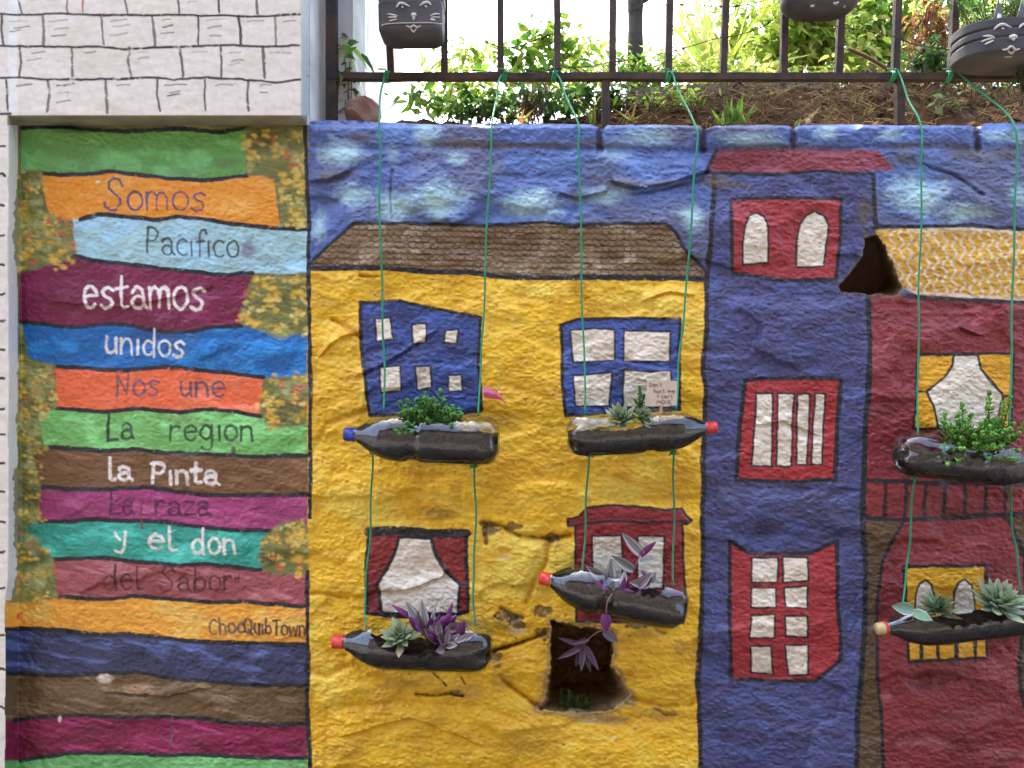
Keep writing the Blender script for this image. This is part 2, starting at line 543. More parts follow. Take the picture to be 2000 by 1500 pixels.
# -- painted sky
p_sky = part("painted_sky", BLUEWALL)
fill([(560, -950), (2950, -950), (2950, 2200), (560, 2200)], (82, 104, 162), ((96, 128, 188), N_patch, 0.0, 0.4, .7), ((100, 102, 122), N_big, 0.0, 0.4, .65), ((58, 70, 120), N_str, 0.2, 0.5, .5), pid=p_sky)
for cx, cy, rx, ry, am in [(668, 300, 44, 26, .85), (832, 262, 26, 26, .6), (850, 388, 62, 36, .9), (772, 402, 42, 28, .75), (690, 382, 36, 24, .85), (1040, 394, 56, 28, .9), (1180, 382, 46, 18, .6), (1262, 268, 62, 18, .7), (1352, 428, 24, 24, .85), (1470, 272, 60, 14, .6), (1612, 258, 22, 14, .75), (1795, 380, 52, 36, .9), (1884, 412, 46, 20, .85), (622, 436, 18, 28, .75), (896, 310, 26, 12, .6), (1988, 382, 24, 26, .7), (1950, 266, 34, 12, .5), (770, 300, 14, 20, .4), (1200, 305, 30, 12, .4), (1740, 262, 30, 12, .6), (1990, 268, 20, 16, .5)]:
    spot(cx, cy, rx * 1.15, ry * 1.15, (168, 204, 214), min(1, am * 1.1), edge=.95)
for cx, cy, rx, ry in [(655, 340, 52, 14), (700, 268, 50, 12), (1000, 285, 160, 8), (1150, 278, 60, 10), (1250, 358, 80, 8), (1400, 352, 40, 12), (1530, 287, 120, 8), (1760, 310, 40, 20), (1800, 285, 80, 8), (1130, 380, 30, 10), (1890, 300, 60, 14), (790, 370, 26, 10), (900, 278, 60, 8), (1950, 300, 50, 12)]:
    spot(cx, cy, rx * 1.1, ry * 1.2, (92, 84, 78), .75, edge=1.1)
# -- yellow house
p_yel = part("painted_house", BLUEWALL, "bright yellow painted house front")
yel_edge = [(1378, 540), (1380, 650), (1373, 720), (1378, 750), (1376, 830), (1372, 900), (1375, 950), (1371, 1000), (1372, 1100), (1370, 1180), (1368, 1250), (1362, 1330), (1365, 1400), (1368, 1500), (1370, 2150)]
fill([(598, 520), (720, 520), (960, 535), (1378, 545)] + yel_edge[1:] + [(598, 2150)], (224, 178, 42), ((236, 198, 82), N_big, 0.05, 0.45, .8), ((204, 154, 32), N_patch, 0.0, 0.4, .6), ((190, 142, 38), N_mid, 0.15, 0.5, .45), ((238, 200, 90), N_str, 0.2, 0.5, .4), pid=p_yel)
p_roofy = part("painted_roof", p_yel, "brown tiled roof of the yellow painted house")
roofy = [(604, 522), (640, 485), (692, 436), (760, 438), (850, 438), (930, 441), (1060, 435), (1130, 441), (1200, 437), (1300, 438), (1318, 452), (1340, 492), (1377, 528), (1374, 546), (1200, 540), (1060, 542), (980, 540), (920, 533), (830, 530), (740, 522)]
fill(roofy, (130, 106, 76), ((170, 150, 122), N_mid, 0.05, 0.4, .8), ((108, 76, 40), N_patch, 0.0, 0.4, .7), pid=p_roofy)
sl, cv, sd = cover(roofy)
u = (WX[sl]) / 14.0; vv = (WY[sl] - 0.018 * (WX[sl] - 600)) / 11.5
row = np.floor(vv); fu = u + 0.12 * np.sin(row * 2.4) - np.floor(u + 0.12 * np.sin(row * 2.4)); fv = vv - row
sc_u = 0.45 + 0.42 * np.sqrt(np.clip(1 - (2 * fu - 1) ** 2, 0, 1))
ink = np.clip(1.25 - np.abs(fv - sc_u) / 0.2, 0, 1)
ink = np.maximum(ink, np.clip(1 - np.minimum(fu, 1 - fu) / 0.12, 0, 1) * 0.7 * (N_mid[sl] > -0.15))
ink = ink * cv * np.clip(0.92 + 0.6 * N_patch[sl], 0, 1)
COL[sl] = COL[sl] * (1 - ink[..., None]) + lin((42, 36, 30)) * ink[..., None]
line([(604, 516), (640, 482), (690, 436), (760, 436), (850, 437), (930, 440), (1060, 434), (1130, 440), (1200, 436), (1300, 437), (1318, 452), (1340, 490), (1377, 526)], 7)
line([(602, 525), (720, 522), (830, 530), (920, 534), (980, 541), (1060, 543), (1200, 541), (1374, 547)], 10)
# weathering on the yellow
for cx, cy, rx, ry, am in [(640, 590, 30, 10, .3), (990, 820, 40, 14, .35), (855, 1002, 34, 14, .5), (640, 1180, 12, 40, .15), (985, 1215, 40, 14, .5), (1080, 1060, 26, 10, .3), (1260, 1240, 40, 12, .35), (1330, 1265, 20, 14, .35), (1280, 1395, 50, 14, .4), (1020, 1460, 60, 20, .25), (780, 1335, 40, 12, .35), (905, 1350, 50, 16, .35), (700, 880, 20, 12, .3), (1330, 970, 40, 8, .35), (980, 1330, 22, 26, .3), (1100, 890, 30, 12, .2), (660, 1470, 60, 20, .2), (955, 1035, 14, 18, .5)]:
    spot(cx, cy, rx, ry, (122, 92, 52), am)
for cx, cy, rx, ry in [(1200, 1440, 5, 4), (1178, 1478, 5, 5), (1010, 1232, 18, 7), (700, 1010, 6, 3), (985, 1090, 14, 6)]:
    spot(cx, cy, rx, ry, (226, 206, 160), .7)
for k in range(110):
    x = rng.uniform(610, 1370); y = rng.uniform(550, 1500)
    if rng.random() < .7: spot(x, y, rng.uniform(1.5, 4.5), rng.uniform(1, 2.6), (100, 74, 40), rng.uniform(.3, .8))


def window(name, parent, label, outer, col, panes, alts=(), pane_alts=True, w=6, wp=4, panecol=(214, 204, 188)):
    pid = part(name, parent, label)
    if alts and not isinstance(alts[0][0], tuple): alts = (alts,)
    fill(outer, col, *alts, pid=pid)
    line(list(outer) + [outer[0]], w)
    for q in panes:
        fill(q, panecol, ((176, 156, 128), N_patch, 0.05, 0.45, .55), ((236, 232, 224), N_str, 0.1, 0.5, .6))
        line(list(q) + [q[0]], wp, dry=0.1)
    return pid


BL = ((66, 94, 168), N_patch, 0.0, 0.35, .8), ((42, 46, 80), N_mid, 0.0, 0.35, .6), ((48, 60, 112), N_str, .1, .5, .5)
RD = ((150, 56, 58), N_patch, 0.0, 0.4, .7), ((104, 32, 34), N_str, 0.05, 0.5, .6)
window("painted_window", p_yel, "blue slanted window with six small white panes", [(705, 590), (740, 591), (780, 588), (830, 600), (880, 610), (938, 622), (936, 700), (941, 802), (860, 810), (722, 811), (713, 740), (706, 680)], (56, 74, 134),
       [[(733, 622), (763, 620), (768, 664), (736, 667)], [(803, 634), (830, 632), (832, 669), (807, 672)], [(868, 646), (895, 645), (893, 671), (867, 670)], [(741, 717), (782, 715), (784, 763), (745, 766)], [(812, 716), (842, 714), (843, 757), (815, 762)], [(875, 733), (902, 731), (903, 762), (876, 765)]], BL, w=7)
window("painted_window", p_yel, "blue cross window with four large white panes", [(1096, 636), (1130, 624), (1200, 622), (1329, 622), (1326, 700), (1327, 800), (1250, 803), (1103, 812), (1098, 740), (1098, 680)], (64, 84, 148),
       [[(1115, 645), (1160, 641), (1200, 645), (1200, 704), (1118, 708)], [(1218, 646), (1310, 646), (1307, 706), (1218, 706)], [(1119, 732), (1196, 728), (1190, 795), (1123, 793)], [(1218, 722), (1265, 727), (1310, 723), (1310, 795), (1218, 797)]], BL, w=7)
window("painted_window", p_yel, "white window between dark red curtains", [(720, 1036), (910, 1040), (914, 1195), (850, 1204), (760, 1204), (718, 1197), (715, 1110)], (128, 42, 40),
       [[(780, 1050), (842, 1050), (852, 1085), (870, 1115), (898, 1140), (895, 1200), (745, 1198), (738, 1140), (760, 1105), (775, 1070)]], RD, w=8, wp=7)
line([(720, 1038), (780, 1037), (910, 1043)], 17, (24, 24, 27), dry=.15)
line([(737, 1143), (718, 1146)], 6)
line([(897, 1142), (912, 1142)], 5)
window("painted_window", p_yel, "red window with a small cornice and two white panes", [(1108, 1014), (1130, 1008), (1146, 990), (1200, 986), (1260, 990), (1300, 997), (1330, 993), (1340, 1008), (1351, 1016), (1340, 1023), (1331, 1022), (1334, 1100), (1340, 1180), (1334, 1216), (1126, 1214), (1125, 1120), (1122, 1026), (1109, 1026)], (136, 42, 42),
       [[(1156, 1048), (1215, 1047), (1214, 1170), (1158, 1165)], [(1245, 1047), (1296, 1046), (1296, 1150), (1245, 1150)]], RD, w=5)
line([(1112, 1026), (1150, 1022), (1200, 1017), (1250, 1021), (1340, 1018)], 5)
# -- blue house
p_blu = part("painted_house", BLUEWALL, "narrow dark blue painted house front")
blu_r = [(1706, 342), (1708, 400), (1712, 450), (1700, 560), (1697, 580), (1700, 660), (1696, 740), (1691, 850), (1688, 950), (1686, 1010), (1690, 1100), (1690, 1200), (1683, 1300), (1676, 1400), (1673, 1500), (1672, 2150)]
fill([(1396, 338), (1706, 342)] + blu_r[1:] + [(1372, 2150)] + yel_edge[::-1][1:] + [(1388, 440)], (68, 70, 112), ((84, 98, 154), N_str, 0.05, 0.5, .5), ((54, 50, 74), N_patch, 0.0, 0.4, .6), ((76, 92, 150), N_mid, 0.1, 0.45, .5), pid=p_blu)
line([(1395, 340), (1392, 400), (1388, 470), (1380, 545)] + yel_edge[1:], 10)
line(blu_r[:3], 9); line(blu_r[4:], 10)
for cx, cy, rx, ry in [(1400, 350, 30, 10), (1690, 420, 14, 40), (1420, 360, 50, 10)]:
    spot(cx, cy, rx, ry, (96, 84, 66), .6)
p_roofb = part("painted_roof", p_blu, "dusky red wavy roof of the blue painted house")
roofb = [(1402, 293), (1560, 291), (1716, 293), (1746, 332), (1600, 336), (1500, 336), (1380, 337)]
fill(roofb, (138, 62, 74), ((112, 70, 70), N_patch, 0.0, 0.4, .7), pid=p_roofb)
sl, cv, sd = cover(roofb)
wv = (WY[sl] + 2.6 * np.sin(WX[sl] / 4.0) + 2 * N_mid[sl]) / 8.5
ink = np.clip(1 - np.abs(wv - np.floor(wv) - .5) / 0.17, 0, 1) * cv * 0.75
COL[sl] = COL[sl] * (1 - ink[..., None]) + lin((58, 38, 44)) * ink[..., None]
line([(1402, 292), (1392, 310), (1378, 337), (1500, 340), (1600, 335), (1700, 340)], 7, (40, 40, 48))
window("painted_window", p_blu, "red square window with two white arches", [(1428, 389), (1500, 385), (1643, 389), (1640, 470), (1632, 548), (1520, 545), (1431, 535)], (148, 52, 56),
       [[(1452, 518), (1453, 470), (1456, 440), (1464, 422), (1478, 415), (1492, 422), (1500, 440), (1502, 480), (1501, 513)], [(1556, 522), (1557, 470), (1562, 438), (1574, 420), (1590, 413), (1608, 422), (1617, 440), (1613, 480), (1608, 520)]], ((168, 66, 68), N_str, .0, .5, .6), w=8)
window("painted_window", p_blu, "red window with four tall white slats", [(1457, 742), (1560, 738), (1642, 741), (1636, 830), (1632, 938), (1540, 941), (1438, 937), (1442, 860)], (152, 44, 46),
       [[(1478, 768), (1510, 768), (1508, 820), (1507, 910), (1466, 910), (1474, 830)], [(1520, 768), (1552, 770), (1546, 830), (1546, 910), (1516, 910), (1517, 830)], [(1558, 770), (1582, 770), (1580, 830), (1576, 908), (1556, 908), (1555, 820)], [(1593, 770), (1613, 770), (1608, 840), (1606, 908), (1585, 908), (1588, 830)]], ((176, 68, 70), N_str, .1, .5, .6), w=9)
window("painted_window", p_blu, "tall red double window with eight white panes", [(1425, 1057), (1462, 1079), (1520, 1080), (1582, 1080), (1634, 1056), (1636, 1170), (1642, 1240), (1640, 1288), (1595, 1330), (1500, 1331), (1430, 1328), (1424, 1200)], (150, 48, 52),
       [[(1468, 1088), (1520, 1088), (1518, 1136), (1468, 1137)], [(1528, 1087), (1577, 1088), (1578, 1135), (1529, 1137)], [(1468, 1146), (1516, 1148), (1516, 1188), (1467, 1187)], [(1532, 1147), (1578, 1145), (1578, 1188), (1534, 1188)], [(1468, 1202), (1514, 1200), (1514, 1245), (1465, 1247)], [(1534, 1204), (1578, 1203), (1578, 1243), (1535, 1243)], [(1467, 1262), (1507, 1262), (1510, 1317), (1467, 1316)], [(1535, 1260), (1579, 1258), (1579, 1317), (1540, 1320)]], ((168, 66, 70), N_str, .1, .5, .6), w=8)
# -- red house
p_red = part("painted_house", BLUEWALL, "dark red painted house front")
fill([(1698, 572), (1760, 572), (2950, 600), (2950, 2150), (1672, 2150)] + blu_r[::-1][1:-4], (126, 48, 52), ((148, 74, 84), N_big, 0.05, 0.5, .6), ((98, 34, 34), N_patch, 0.0, 0.35, .7), ((140, 56, 60), N_str, .1, .5, .5), pid=p_red)
line(blu_r[4:], 10)
p_roofr = part("painted_roof", p_red, "yellow and white zigzag roof of the red painted house")
roofr = [(1708, 448), (1760, 446), (1900, 445), (2300, 452), (2300, 600), (2010, 590), (1900, 582), (1790, 575), (1762, 562), (1745, 530)]
fill(roofr, (208, 162, 58), ((188, 140, 50), N_patch, 0.0, 0.4, .7), pid=p_roofr)
sl, cv, sd = cover(roofr)
wv = (WX[sl] + 4.5 * np.sin(WY[sl] / 5.0 + 1.3 * np.floor(WX[sl] / 17.5)) + 2 * N_mid[sl]) / 17.5
ink = np.clip(1.25 - np.abs(wv - np.floor(wv) - .5) / 0.2, 0, 1) * cv * np.clip(.95 + .5 * N_mid[sl], 0, 1) * 0.9 * sstep(1720, 1738, PX[sl])
edge = np.clip(1.2 - np.abs(sd - 4) / 5, 0, 1) * cv * 0.8 * (PX[sl] > 1770)
ink = np.maximum(ink, edge)
COL[sl] = COL[sl] * (1 - ink[..., None]) + lin((214, 204, 188)) * ink[..., None]
line([(1712, 440), (1800, 443), (1900, 440), (2000, 447), (2300, 452)], 8)
line([(1765, 578), (1850, 583), (2000, 592), (2300, 602)], 8, (48, 40, 52))
line([(1687, 938), (1800, 943), (2000, 946), (2300, 946)], 9)
line([(1685, 1012), (1740, 1016), (1850, 1011), (2000, 1004), (2300, 1000)], 9)
for x in (1729, 1769, 1807, 1845, 1885, 1925, 1964, 2004, 2044, 2084):
    line([(x + 1, 945), (x - 2, 1012)], 8, (34, 26, 30))
brown = (84, 66, 46)
fill([(1687, 1018), (1766, 1019), (1740, 1065), (1722, 1100), (1715, 1160), (1710, 1220), (1713, 1320), (1720, 1380), (1725, 1450), (1728, 1520), (1728, 2150), (1672, 2150), (1673, 1500), (1676, 1400), (1683, 1300), (1690, 1200), (1690, 1100)], brown, ((104, 84, 52), N_str, 0.0, .5, .7))
line([(1766, 1018), (1740, 1065), (1722, 1100), (1715, 1160), (1711, 1220), (1713, 1320), (1720, 1380), (1725, 1450), (1728, 1520), (1728, 2150)], 7)
vr = [(1968, 1012), (1985, 1050), (2002, 1090), (2004, 1160), (1996, 1250), (1990, 1300), (1995, 1360), (2006, 1400), (2008, 1500), (2008, 2150)]
fill(vr + [(2950, 2150), (2950, 1012)], brown, ((104, 84, 52), N_str, 0.0, .5, .7))
line(vr, 8); line(blu_r[4:], 10)
window("painted_window", p_red, "white window between yellow curtains", [(1793, 691), (1980, 691), (1978, 790), (1975, 835), (1784, 838), (1790, 770)], (216, 162, 42),
       [[(1862, 693), (1908, 693), (1915, 722), (1960, 775), (1955, 790), (1945, 838), (1832, 838), (1825, 800), (1810, 765), (1845, 735), (1860, 710)]], (((196, 140, 36), N_patch, 0, .4, .7),), w=6, wp=5)
line([(1810, 765), (1792, 764)], 5); line([(1958, 776), (1976, 774)], 5)
window("painted_window", p_red, "yellow window with two white arches and a barred balcony", [(1766, 1106), (1925, 1103), (1927, 1285), (1774, 1293)], (214, 164, 46),
       [[(1788, 1200), (1789, 1160), (1796, 1140), (1808, 1133), (1820, 1142), (1827, 1165), (1827, 1200)], [(1861, 1200), (1863, 1155), (1872, 1135), (1884, 1130), (1896, 1142), (1902, 1165), (1902, 1200)]], (((196, 140, 36), N_patch, 0, .4, .6),), w=7)
for x in (1801, 1834, 1868, 1905):
    line([(x, 1235), (x, 1290)], 8)
for cx, cy, rx, ry, am in [(1800, 1450, 60, 14, .25), (1900, 1400, 70, 16, .25), (1860, 1310, 40, 10, .2), (1930, 1300, 30, 8, .3), (1830, 1080, 6, 4, .6), (1900, 1060, 20, 6, .2), (1730, 1360, 14, 10, .5), (1960, 1470, 60, 10, .25)]:
    spot(cx, cy, rx, ry, (176, 118, 122), am)
# -- painted stair panel on the left
p_stair = part("painted_base", STAIR)
fill([(-950, 150), (600, 150), (600, 2200), (-950, 2200)], (104, 98, 58), ((132, 120, 70), N_patch, 0, .4, .7), ((84, 82, 52), N_big, 0, .4, .6), pid=p_stair)
L_ = [
 [(42, 250), (110, 247), (180, 252), (250, 256), (350, 252), (430, 258), (482, 250)],
 [(75, 338), (120, 343), (170, 340), (220, 336), (270, 343), (340, 350), (400, 352), (440, 347), (482, 343)],
 [(155, 429), (190, 420), (240, 423), (300, 428), (350, 423), (400, 428), (440, 435), (480, 440), (530, 445), (600, 448)],
 [(145, 500), (180, 508), (230, 513), (290, 522), (350, 528), (430, 535), (492, 535)],
 [(40, 628), (80, 632), (130, 638), (170, 636), (230, 632), (280, 640), (320, 648), (370, 647), (420, 637), (472, 637)],
 [(110, 717), (170, 720), (240, 723), (320, 717), (380, 722), (440, 727), (516, 738)],
 [(110, 797), (160, 802), (220, 803), (270, 797), (350, 805), (400, 800), (460, 803), (510, 812)],
 [(85, 873), (140, 876), (200, 880), (260, 876), (330, 885), (420, 888), (500, 891), (600, 890)],
 [(85, 952), (130, 955), (200, 955), (280, 952), (330, 958), (400, 968), (470, 968), (600, 965)],
 [(75, 1018), (130, 1018), (190, 1013), (250, 1018), (330, 1020), (400, 1030), (470, 1036), (530, 1037)],
 [(105, 1092), (160, 1090), (200, 1088), (270, 1098), (350, 1103), (400, 1100), (450, 1107), (510, 1113)],
 [(110, 1165), (180, 1170), (240, 1168), (260, 1165), (330, 1170), (400, 1175), (470, 1175), (530, 1180), (600, 1185)],
 [(10, 1228), (60, 1228), (120, 1230), (180, 1238), (260, 1240), (310, 1245), (370, 1253), (430, 1255), (480, 1257), (530, 1258), (600, 1260)],
 [(15, 1315), (70, 1318), (130, 1320), (200, 1315), (270, 1313), (330, 1325), (400, 1330), (480, 1338), (600, 1340)],
 [(30, 1408), (90, 1400), (150, 1397), (250, 1400), (330, 1400), (400, 1405), (450, 1413), (530, 1415), (600, 1412)],
 [(40, 1485), (90, 1478), (130, 1472), (190, 1470), (260, 1470), (330, 1475), (400, 1473), (470, 1478), (600, 1480)],
 [(40, 1575), (600, 1570)],
]


def step(top, bot, left, right, name_label, col, *alts):
    """one painted step between two ink lines; left/right = (x at the top, x at the bottom)"""
    pid = part("painted_step", STAIR, name_label)
    t = [(left[0], np.interp(left[0], *zip(*top)))] + [p for p in top if left[0] < p[0] < right[0]] + [(right[0], np.interp(right[0], *zip(*top)))]
    b = [(left[1], np.interp(left[1], *zip(*bot)))] + [p for p in bot if left[1] < p[0] < right[1]] + [(right[1], np.interp(right[1], *zip(*bot)))]
    fill([(float(a), float(c)) for a, c in t + b[::-1]], col, *alts, pid=pid)
    return pid


st = []
st.append(step(L_[0], L_[1], (42, 42), (480, 480), "leaf green step at the top of the painted stair", (92, 148, 76), ((118, 188, 116), N_patch, .0, .4, .7), ((84, 120, 60), N_big, .1, .5, .5)))
st.append(step(L_[1], L_[2], (78, 100), (536, 546), "orange step lettered Somos", (226, 138, 44), ((240, 160, 76), N_patch, 0, .4, .6), ((204, 112, 34), N_str, .1, .5, .5)))
st.append(step(L_[2], L_[3], (140, 148), (600, 600), "pale blue step lettered Pacifico", (146, 182, 190), ((150, 196, 222), N_patch, .0, .4, .8), ((124, 148, 146), N_str, .1, .5, .6)))
st.append(step([(38, 512), (60, 510), (90, 510), (145, 504), (290, 526), (492, 540)], L_[4], (40, 38), (490, 470), "deep magenta step lettered estamos", (112, 32, 66), ((150, 52, 106), N_patch, .1, .5, .7), ((92, 24, 48), N_big, 0, .4, .5)))
st.append(step([(40, 632)] + L_[4][1:] + [(540, 655), (600, 650)], [(55, 700)] + L_[5] + [(600, 735)], (42, 56), (600, 600), "bright blue step lettered unidos", (24, 92, 156), ((44, 132, 204), N_patch, .0, .4, .8), ((40, 66, 112), N_big, .1, .5, .6)))
st.append(step(L_[5], L_[6], (108, 110), (515, 508), "coral orange step lettered Nos une", (222, 98, 60), ((234, 124, 92), N_patch, .0, .4, .7)))
st.append(step([(60, 806)] + L_[6] + [(600, 826)], L_[7], (72, 85), (600, 600), "apple green step lettered La region", (104, 164, 90), ((134, 206, 130), N_patch, .0, .4, .8), ((120, 140, 90), N_str, .2, .6, .4)))
st.append(step([(60, 880)] + L_[7], L_[8], (60, 80), (600, 600), "brown step lettered la Pinta", (102, 72, 46), ((128, 94, 62), N_str, .0, .5, .7)))
st.append(step(L_[8], L_[9] + [(600, 1024)], (82, 75), (600, 600), "purple pink step lettered La raza", (146, 58, 106), ((170, 86, 130), N_str, .0, .5, .7), ((118, 40, 80), N_patch, .1, .5, .6)))
st.append(step([(38, 1026)] + L_[9], L_[10], (42, 105), (522, 510), "turquoise step lettered Y el don", (46, 140, 124), ((72, 182, 166), N_patch, .0, .4, .8), ((34, 112, 96), N_big, 0, .4, .5)))
st.append(step(L_[10] + [(600, 1122)], L_[11], (108, 106), (600, 600), "dusty rose step lettered del Sabor", (140, 72, 76), ((168, 108, 116), N_str, .0, .4, .7), ((112, 44, 44), N_patch, .05, .45, .6)))
st.append(step([(10, 1174), (100, 1172)] + L_[11], L_[12], (8, 8), (600, 600), "mustard yellow step with a signature", (212, 148, 54), ((228, 182, 96), N_patch, .05, .4, .7), ((186, 124, 48), N_str, .1, .5, .6)))
st.append(step(L_[12], L_[13], (8, 6), (600, 600), "dark navy step", (52, 56, 86), ((84, 98, 150), N_str, .05, .45, .8), ((40, 42, 58), N_patch, .0, .4, .5)))
st.append(step(L_[13], L_[14], (6, 6), (600, 600), "olive brown step", (98, 78, 52), ((146, 126, 98), N_str, .15, .5, .6), ((84, 62, 34), N_patch, 0, .4, .6)))
st.append(step(L_[14], L_[15], (6, 8), (600, 600), "crimson step", (116, 28, 62), ((164, 56, 112), N_str, .1, .5, .7), ((92, 30, 50), N_patch, .0, .4, .6)))
st.append(step(L_[15], L_[16], (8, 8), (600, 600), "light green step at the bottom of the painted stair", (92, 152, 88), ((124, 190, 124), N_patch, .0, .4, .7)))
fill([(-950, 1575), (600, 1572), (600, 2200), (-950, 2200)], (96, 80, 56), ((120, 100, 72), N_patch, 0, .4, .6))
for l in L_: line(l, 8.5)
spot(205, 1325, 16, 9, (206, 190, 180), .9); spot(270, 1345, 40, 10, (170, 140, 110), .5)
spot(118, 1405, 4, 8, (220, 196, 190), .8); spot(190, 356, 6, 4, (236, 220, 200), .8)
spot(484, 486, 12, 22, (116, 120, 150), .8); spot(440, 318, 30, 12, (92, 110, 60), .6); spot(350, 335, 30, 8, (80, 110, 56), .5)
line([(276, 988), (277, 1035)], 3.5, (120, 56, 50), dry=0); line([(337, 1398), (334, 1450)], 4, (90, 66, 80), dry=.1)
# bushes in flower painted over the steps
BUSH = [
 ([(480, 247), (600, 245), (600, 444), (546, 440), (536, 352), (482, 340)], "painted olive bush beside the green and orange steps"),
 ([(18, 332), (80, 335), (84, 416), (138, 430), (150, 495), (130, 512), (40, 532), (14, 500), (12, 380)], "painted flowering bush left of the orange step"),
 ([(492, 542), (600, 530), (600, 648), (545, 658), (500, 640), (472, 628), (480, 580)], "painted flowering bush right of the magenta step"),
 ([(12, 640), (40, 632), (52, 700), (105, 716), (112, 796), (72, 815), (85, 872), (60, 884), (76, 950), (80, 1016), (45, 1030), (80, 1068), (104, 1090), (110, 1165), (60, 1176), (20, 1176), (12, 1000)], "tall painted flowering bush left of the lower steps"),
 ([(516, 742), (600, 732), (600, 832), (545, 836), (518, 830), (508, 790)], "painted flowering bush right of the coral step"),
 ([(540, 1030), (580, 1017), (602, 1028), (602, 1118), (560, 1126), (518, 1116), (505, 1090), (514, 1050)], "painted flowering bush right of the turquoise step"),
]
for q, (poly, lab) in enumerate(BUSH):
    pid = part("painted_bush", STAIR, lab)
    sl, cv, sd = cover(poly, 5)
    cv = np.clip(0.5 + (sd + 7 * N_mid[sl]) / 8, 0, 1)
    a = cv[..., None]
    COL[sl] = COL[sl] * (1 - a) + tone(sl, (104, 108, 60), ((150, 152, 96), N_mid, .0, .4, .85), ((80, 80, 46), N_patch, .0, .4, .7), ((150, 132, 62), N_str, .05, .5, .6)) * a
    t = ID[sl]; t[cv > .5] = pid
    xs = np.array(poly)
    for k in range(int(14 + 0.0016 * (np.ptp(xs[:, 0]) * np.ptp(xs[:, 1])))):
        x = rng.uniform(xs[:, 0].min(), xs[:, 0].max()); y = rng.uniform(xs[:, 1].min(), xs[:, 1].max())
        if not inside(np.array([x]), np.array([y]), poly)[0]: continue
        if q == 0 and y < 260: continue
        if rng.random() < .74:
            c = (198, 162, 62) if rng.random() < .7 else (206, 184, 104)
            for _ in range(4): spot(x + rng.normal(0, 7), y + rng.normal(0, 6), rng.uniform(4, 7.5), rng.uniform(3, 6), c, .7, edge=.75)
        else:
            for _ in range(4): spot(x + rng.normal(0, 4.5), y + rng.normal(0, 4.5), 3.2, 3.2, (186, 88, 66), .8, edge=.4)
for _ in range(5): spot(38 + rng.normal(0, 6), 1200 + rng.normal(0, 5), 3, 3, (196, 90, 60), .8, edge=.3)
spot(40, 1090, 26, 50, (112, 106, 60), .0)
vl = [(594, 236), (597, 300), (600, 360), (603, 450), (601, 530), (605, 700), (607, 800), (605, 900), (605, 1010)]
line(vl, 8); line([(601, 1118), (600, 1190), (603, 1280), (600, 1350), (604, 1450), (607, 1510), (607, 2100)], 9)
DK = (58, 54, 62); WH = (216, 206, 200)
LETTERS = [
 (1, "Somos", 203, 402, 410, 411, 36, (78, 72, 104), 5),
 (2, "Pacifico", 286, 468, 494, 503, 32, (52, 58, 64), 4.5),
 (3, "estamos", 163, 400, 600, 604, 41, WH, 6.5),
 (4, "unidos", 207, 362, 688, 698, 31, (200, 200, 200), 5.5),
 (5, "Nos", 226, 310, 774, 771, 29, (112, 76, 84), 6), (5, "une", 352, 441, 774, 777, 29, (108, 74, 84), 6),
 (6, "La", 209, 262, 859, 857, 31, (40, 62, 46), 5.5), (6, "region", 331, 495, 860, 860, 30, (42, 66, 48), 5.5),
 (7, "la", 211, 258, 936, 938, 27, WH, 7), (7, "Pinta", 296, 428, 944, 946, 26, WH, 7),
 (8, "La", 213, 262, 1003, 1004, 26, (74, 34, 58), 5.5), (8, "raza", 304, 410, 1005, 1007, 27, (74, 34, 58), 5.5),
 (9, "Y", 224, 248, 1076, 1076, 29, WH, 6.5), (9, "el", 289, 345, 1072, 1074, 29, WH, 6.5), (9, "don", 374, 460, 1080, 1080, 29, WH, 6.5),
 (10, "del", 202, 280, 1151, 1152, 29, (78, 38, 44), 5.5), (10, 'Sabor', 313, 455, 1154, 1152, 29, (78, 38, 44), 5.5), (10, '"', 458, 470, 1160, 1160, 24, (78, 38, 44), 4.5),
 (11, "Choc", 407, 478, 1238, 1236, 19, (104, 82, 72), 5), (11, "QuibTown", 476, 597, 1236, 1243, 19, (66, 52, 50), 5),
]
letter_pid = {}
for q, s, x0, x1, y0, y1, xh, c, w in LETTERS:
    write(s, x0, x1, y0, y1, xh, c, w * .95, part("lettering", st[q]), dry=.55)
spot(455, 880, 4, 8, (50, 50, 40), .8, edge=.3)
# leftovers between two steps belong to the step above them
reg = (PX < 604) & (PY < 1574)
own = np.where(reg & (ID == p_stair), 0, ID)
rows_ = np.where(own > 0, np.arange(H)[:, None], 0)
np.maximum.accumulate(rows_, axis=0, out=rows_)
up_id = own[rows_, np.arange(W)[None, :]]
ID = np.where(reg & (ID == p_stair) & (PY > 250), up_id, ID)
ID[reg & ((ID == p_stair) | (ID == 0))] = st[0]
# -- white front of the neighbouring building
p_white = part("wall_front", WHITE)
xl = 16 - 6 * sstep(1120, 1200, PY) + 2.5 * fbm(PX * 0, PY, 60, seed=81)
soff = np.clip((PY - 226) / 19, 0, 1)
jamb = np.clip((PX - xl) / 25, 0, 1)
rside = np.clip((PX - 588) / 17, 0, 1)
A_ = (1 - soff) * (1 - rside); B_ = 1 - jamb
front = np.maximum(A_, B_) * (PX < 606)
wm = (soff < 1) & (rside < 1) & (PX < 606)
jm = ((jamb < 0.72) & (PY < 1172 + 5 * N_mid)) | (PX < xl)
whole = wm | jm
cw = np.broadcast_to(lin((236, 228, 220)), (H, W, 3)).copy()
for col, nz, lo, hi, am in [((226, 220, 204), N_patch, 0, .5, .7), ((240, 230, 218), N_big, 0, .5, .5), ((210, 204, 190), N_str, .2, .6, .4)]:
    a = (sstep(lo, hi, nz) * am)[..., None]; cw = cw * (1 - a) + lin(col) * a
a = ((jm & (PX > xl - 4)) * sstep(-3, 3, PX - xl))[..., None] * 0.8
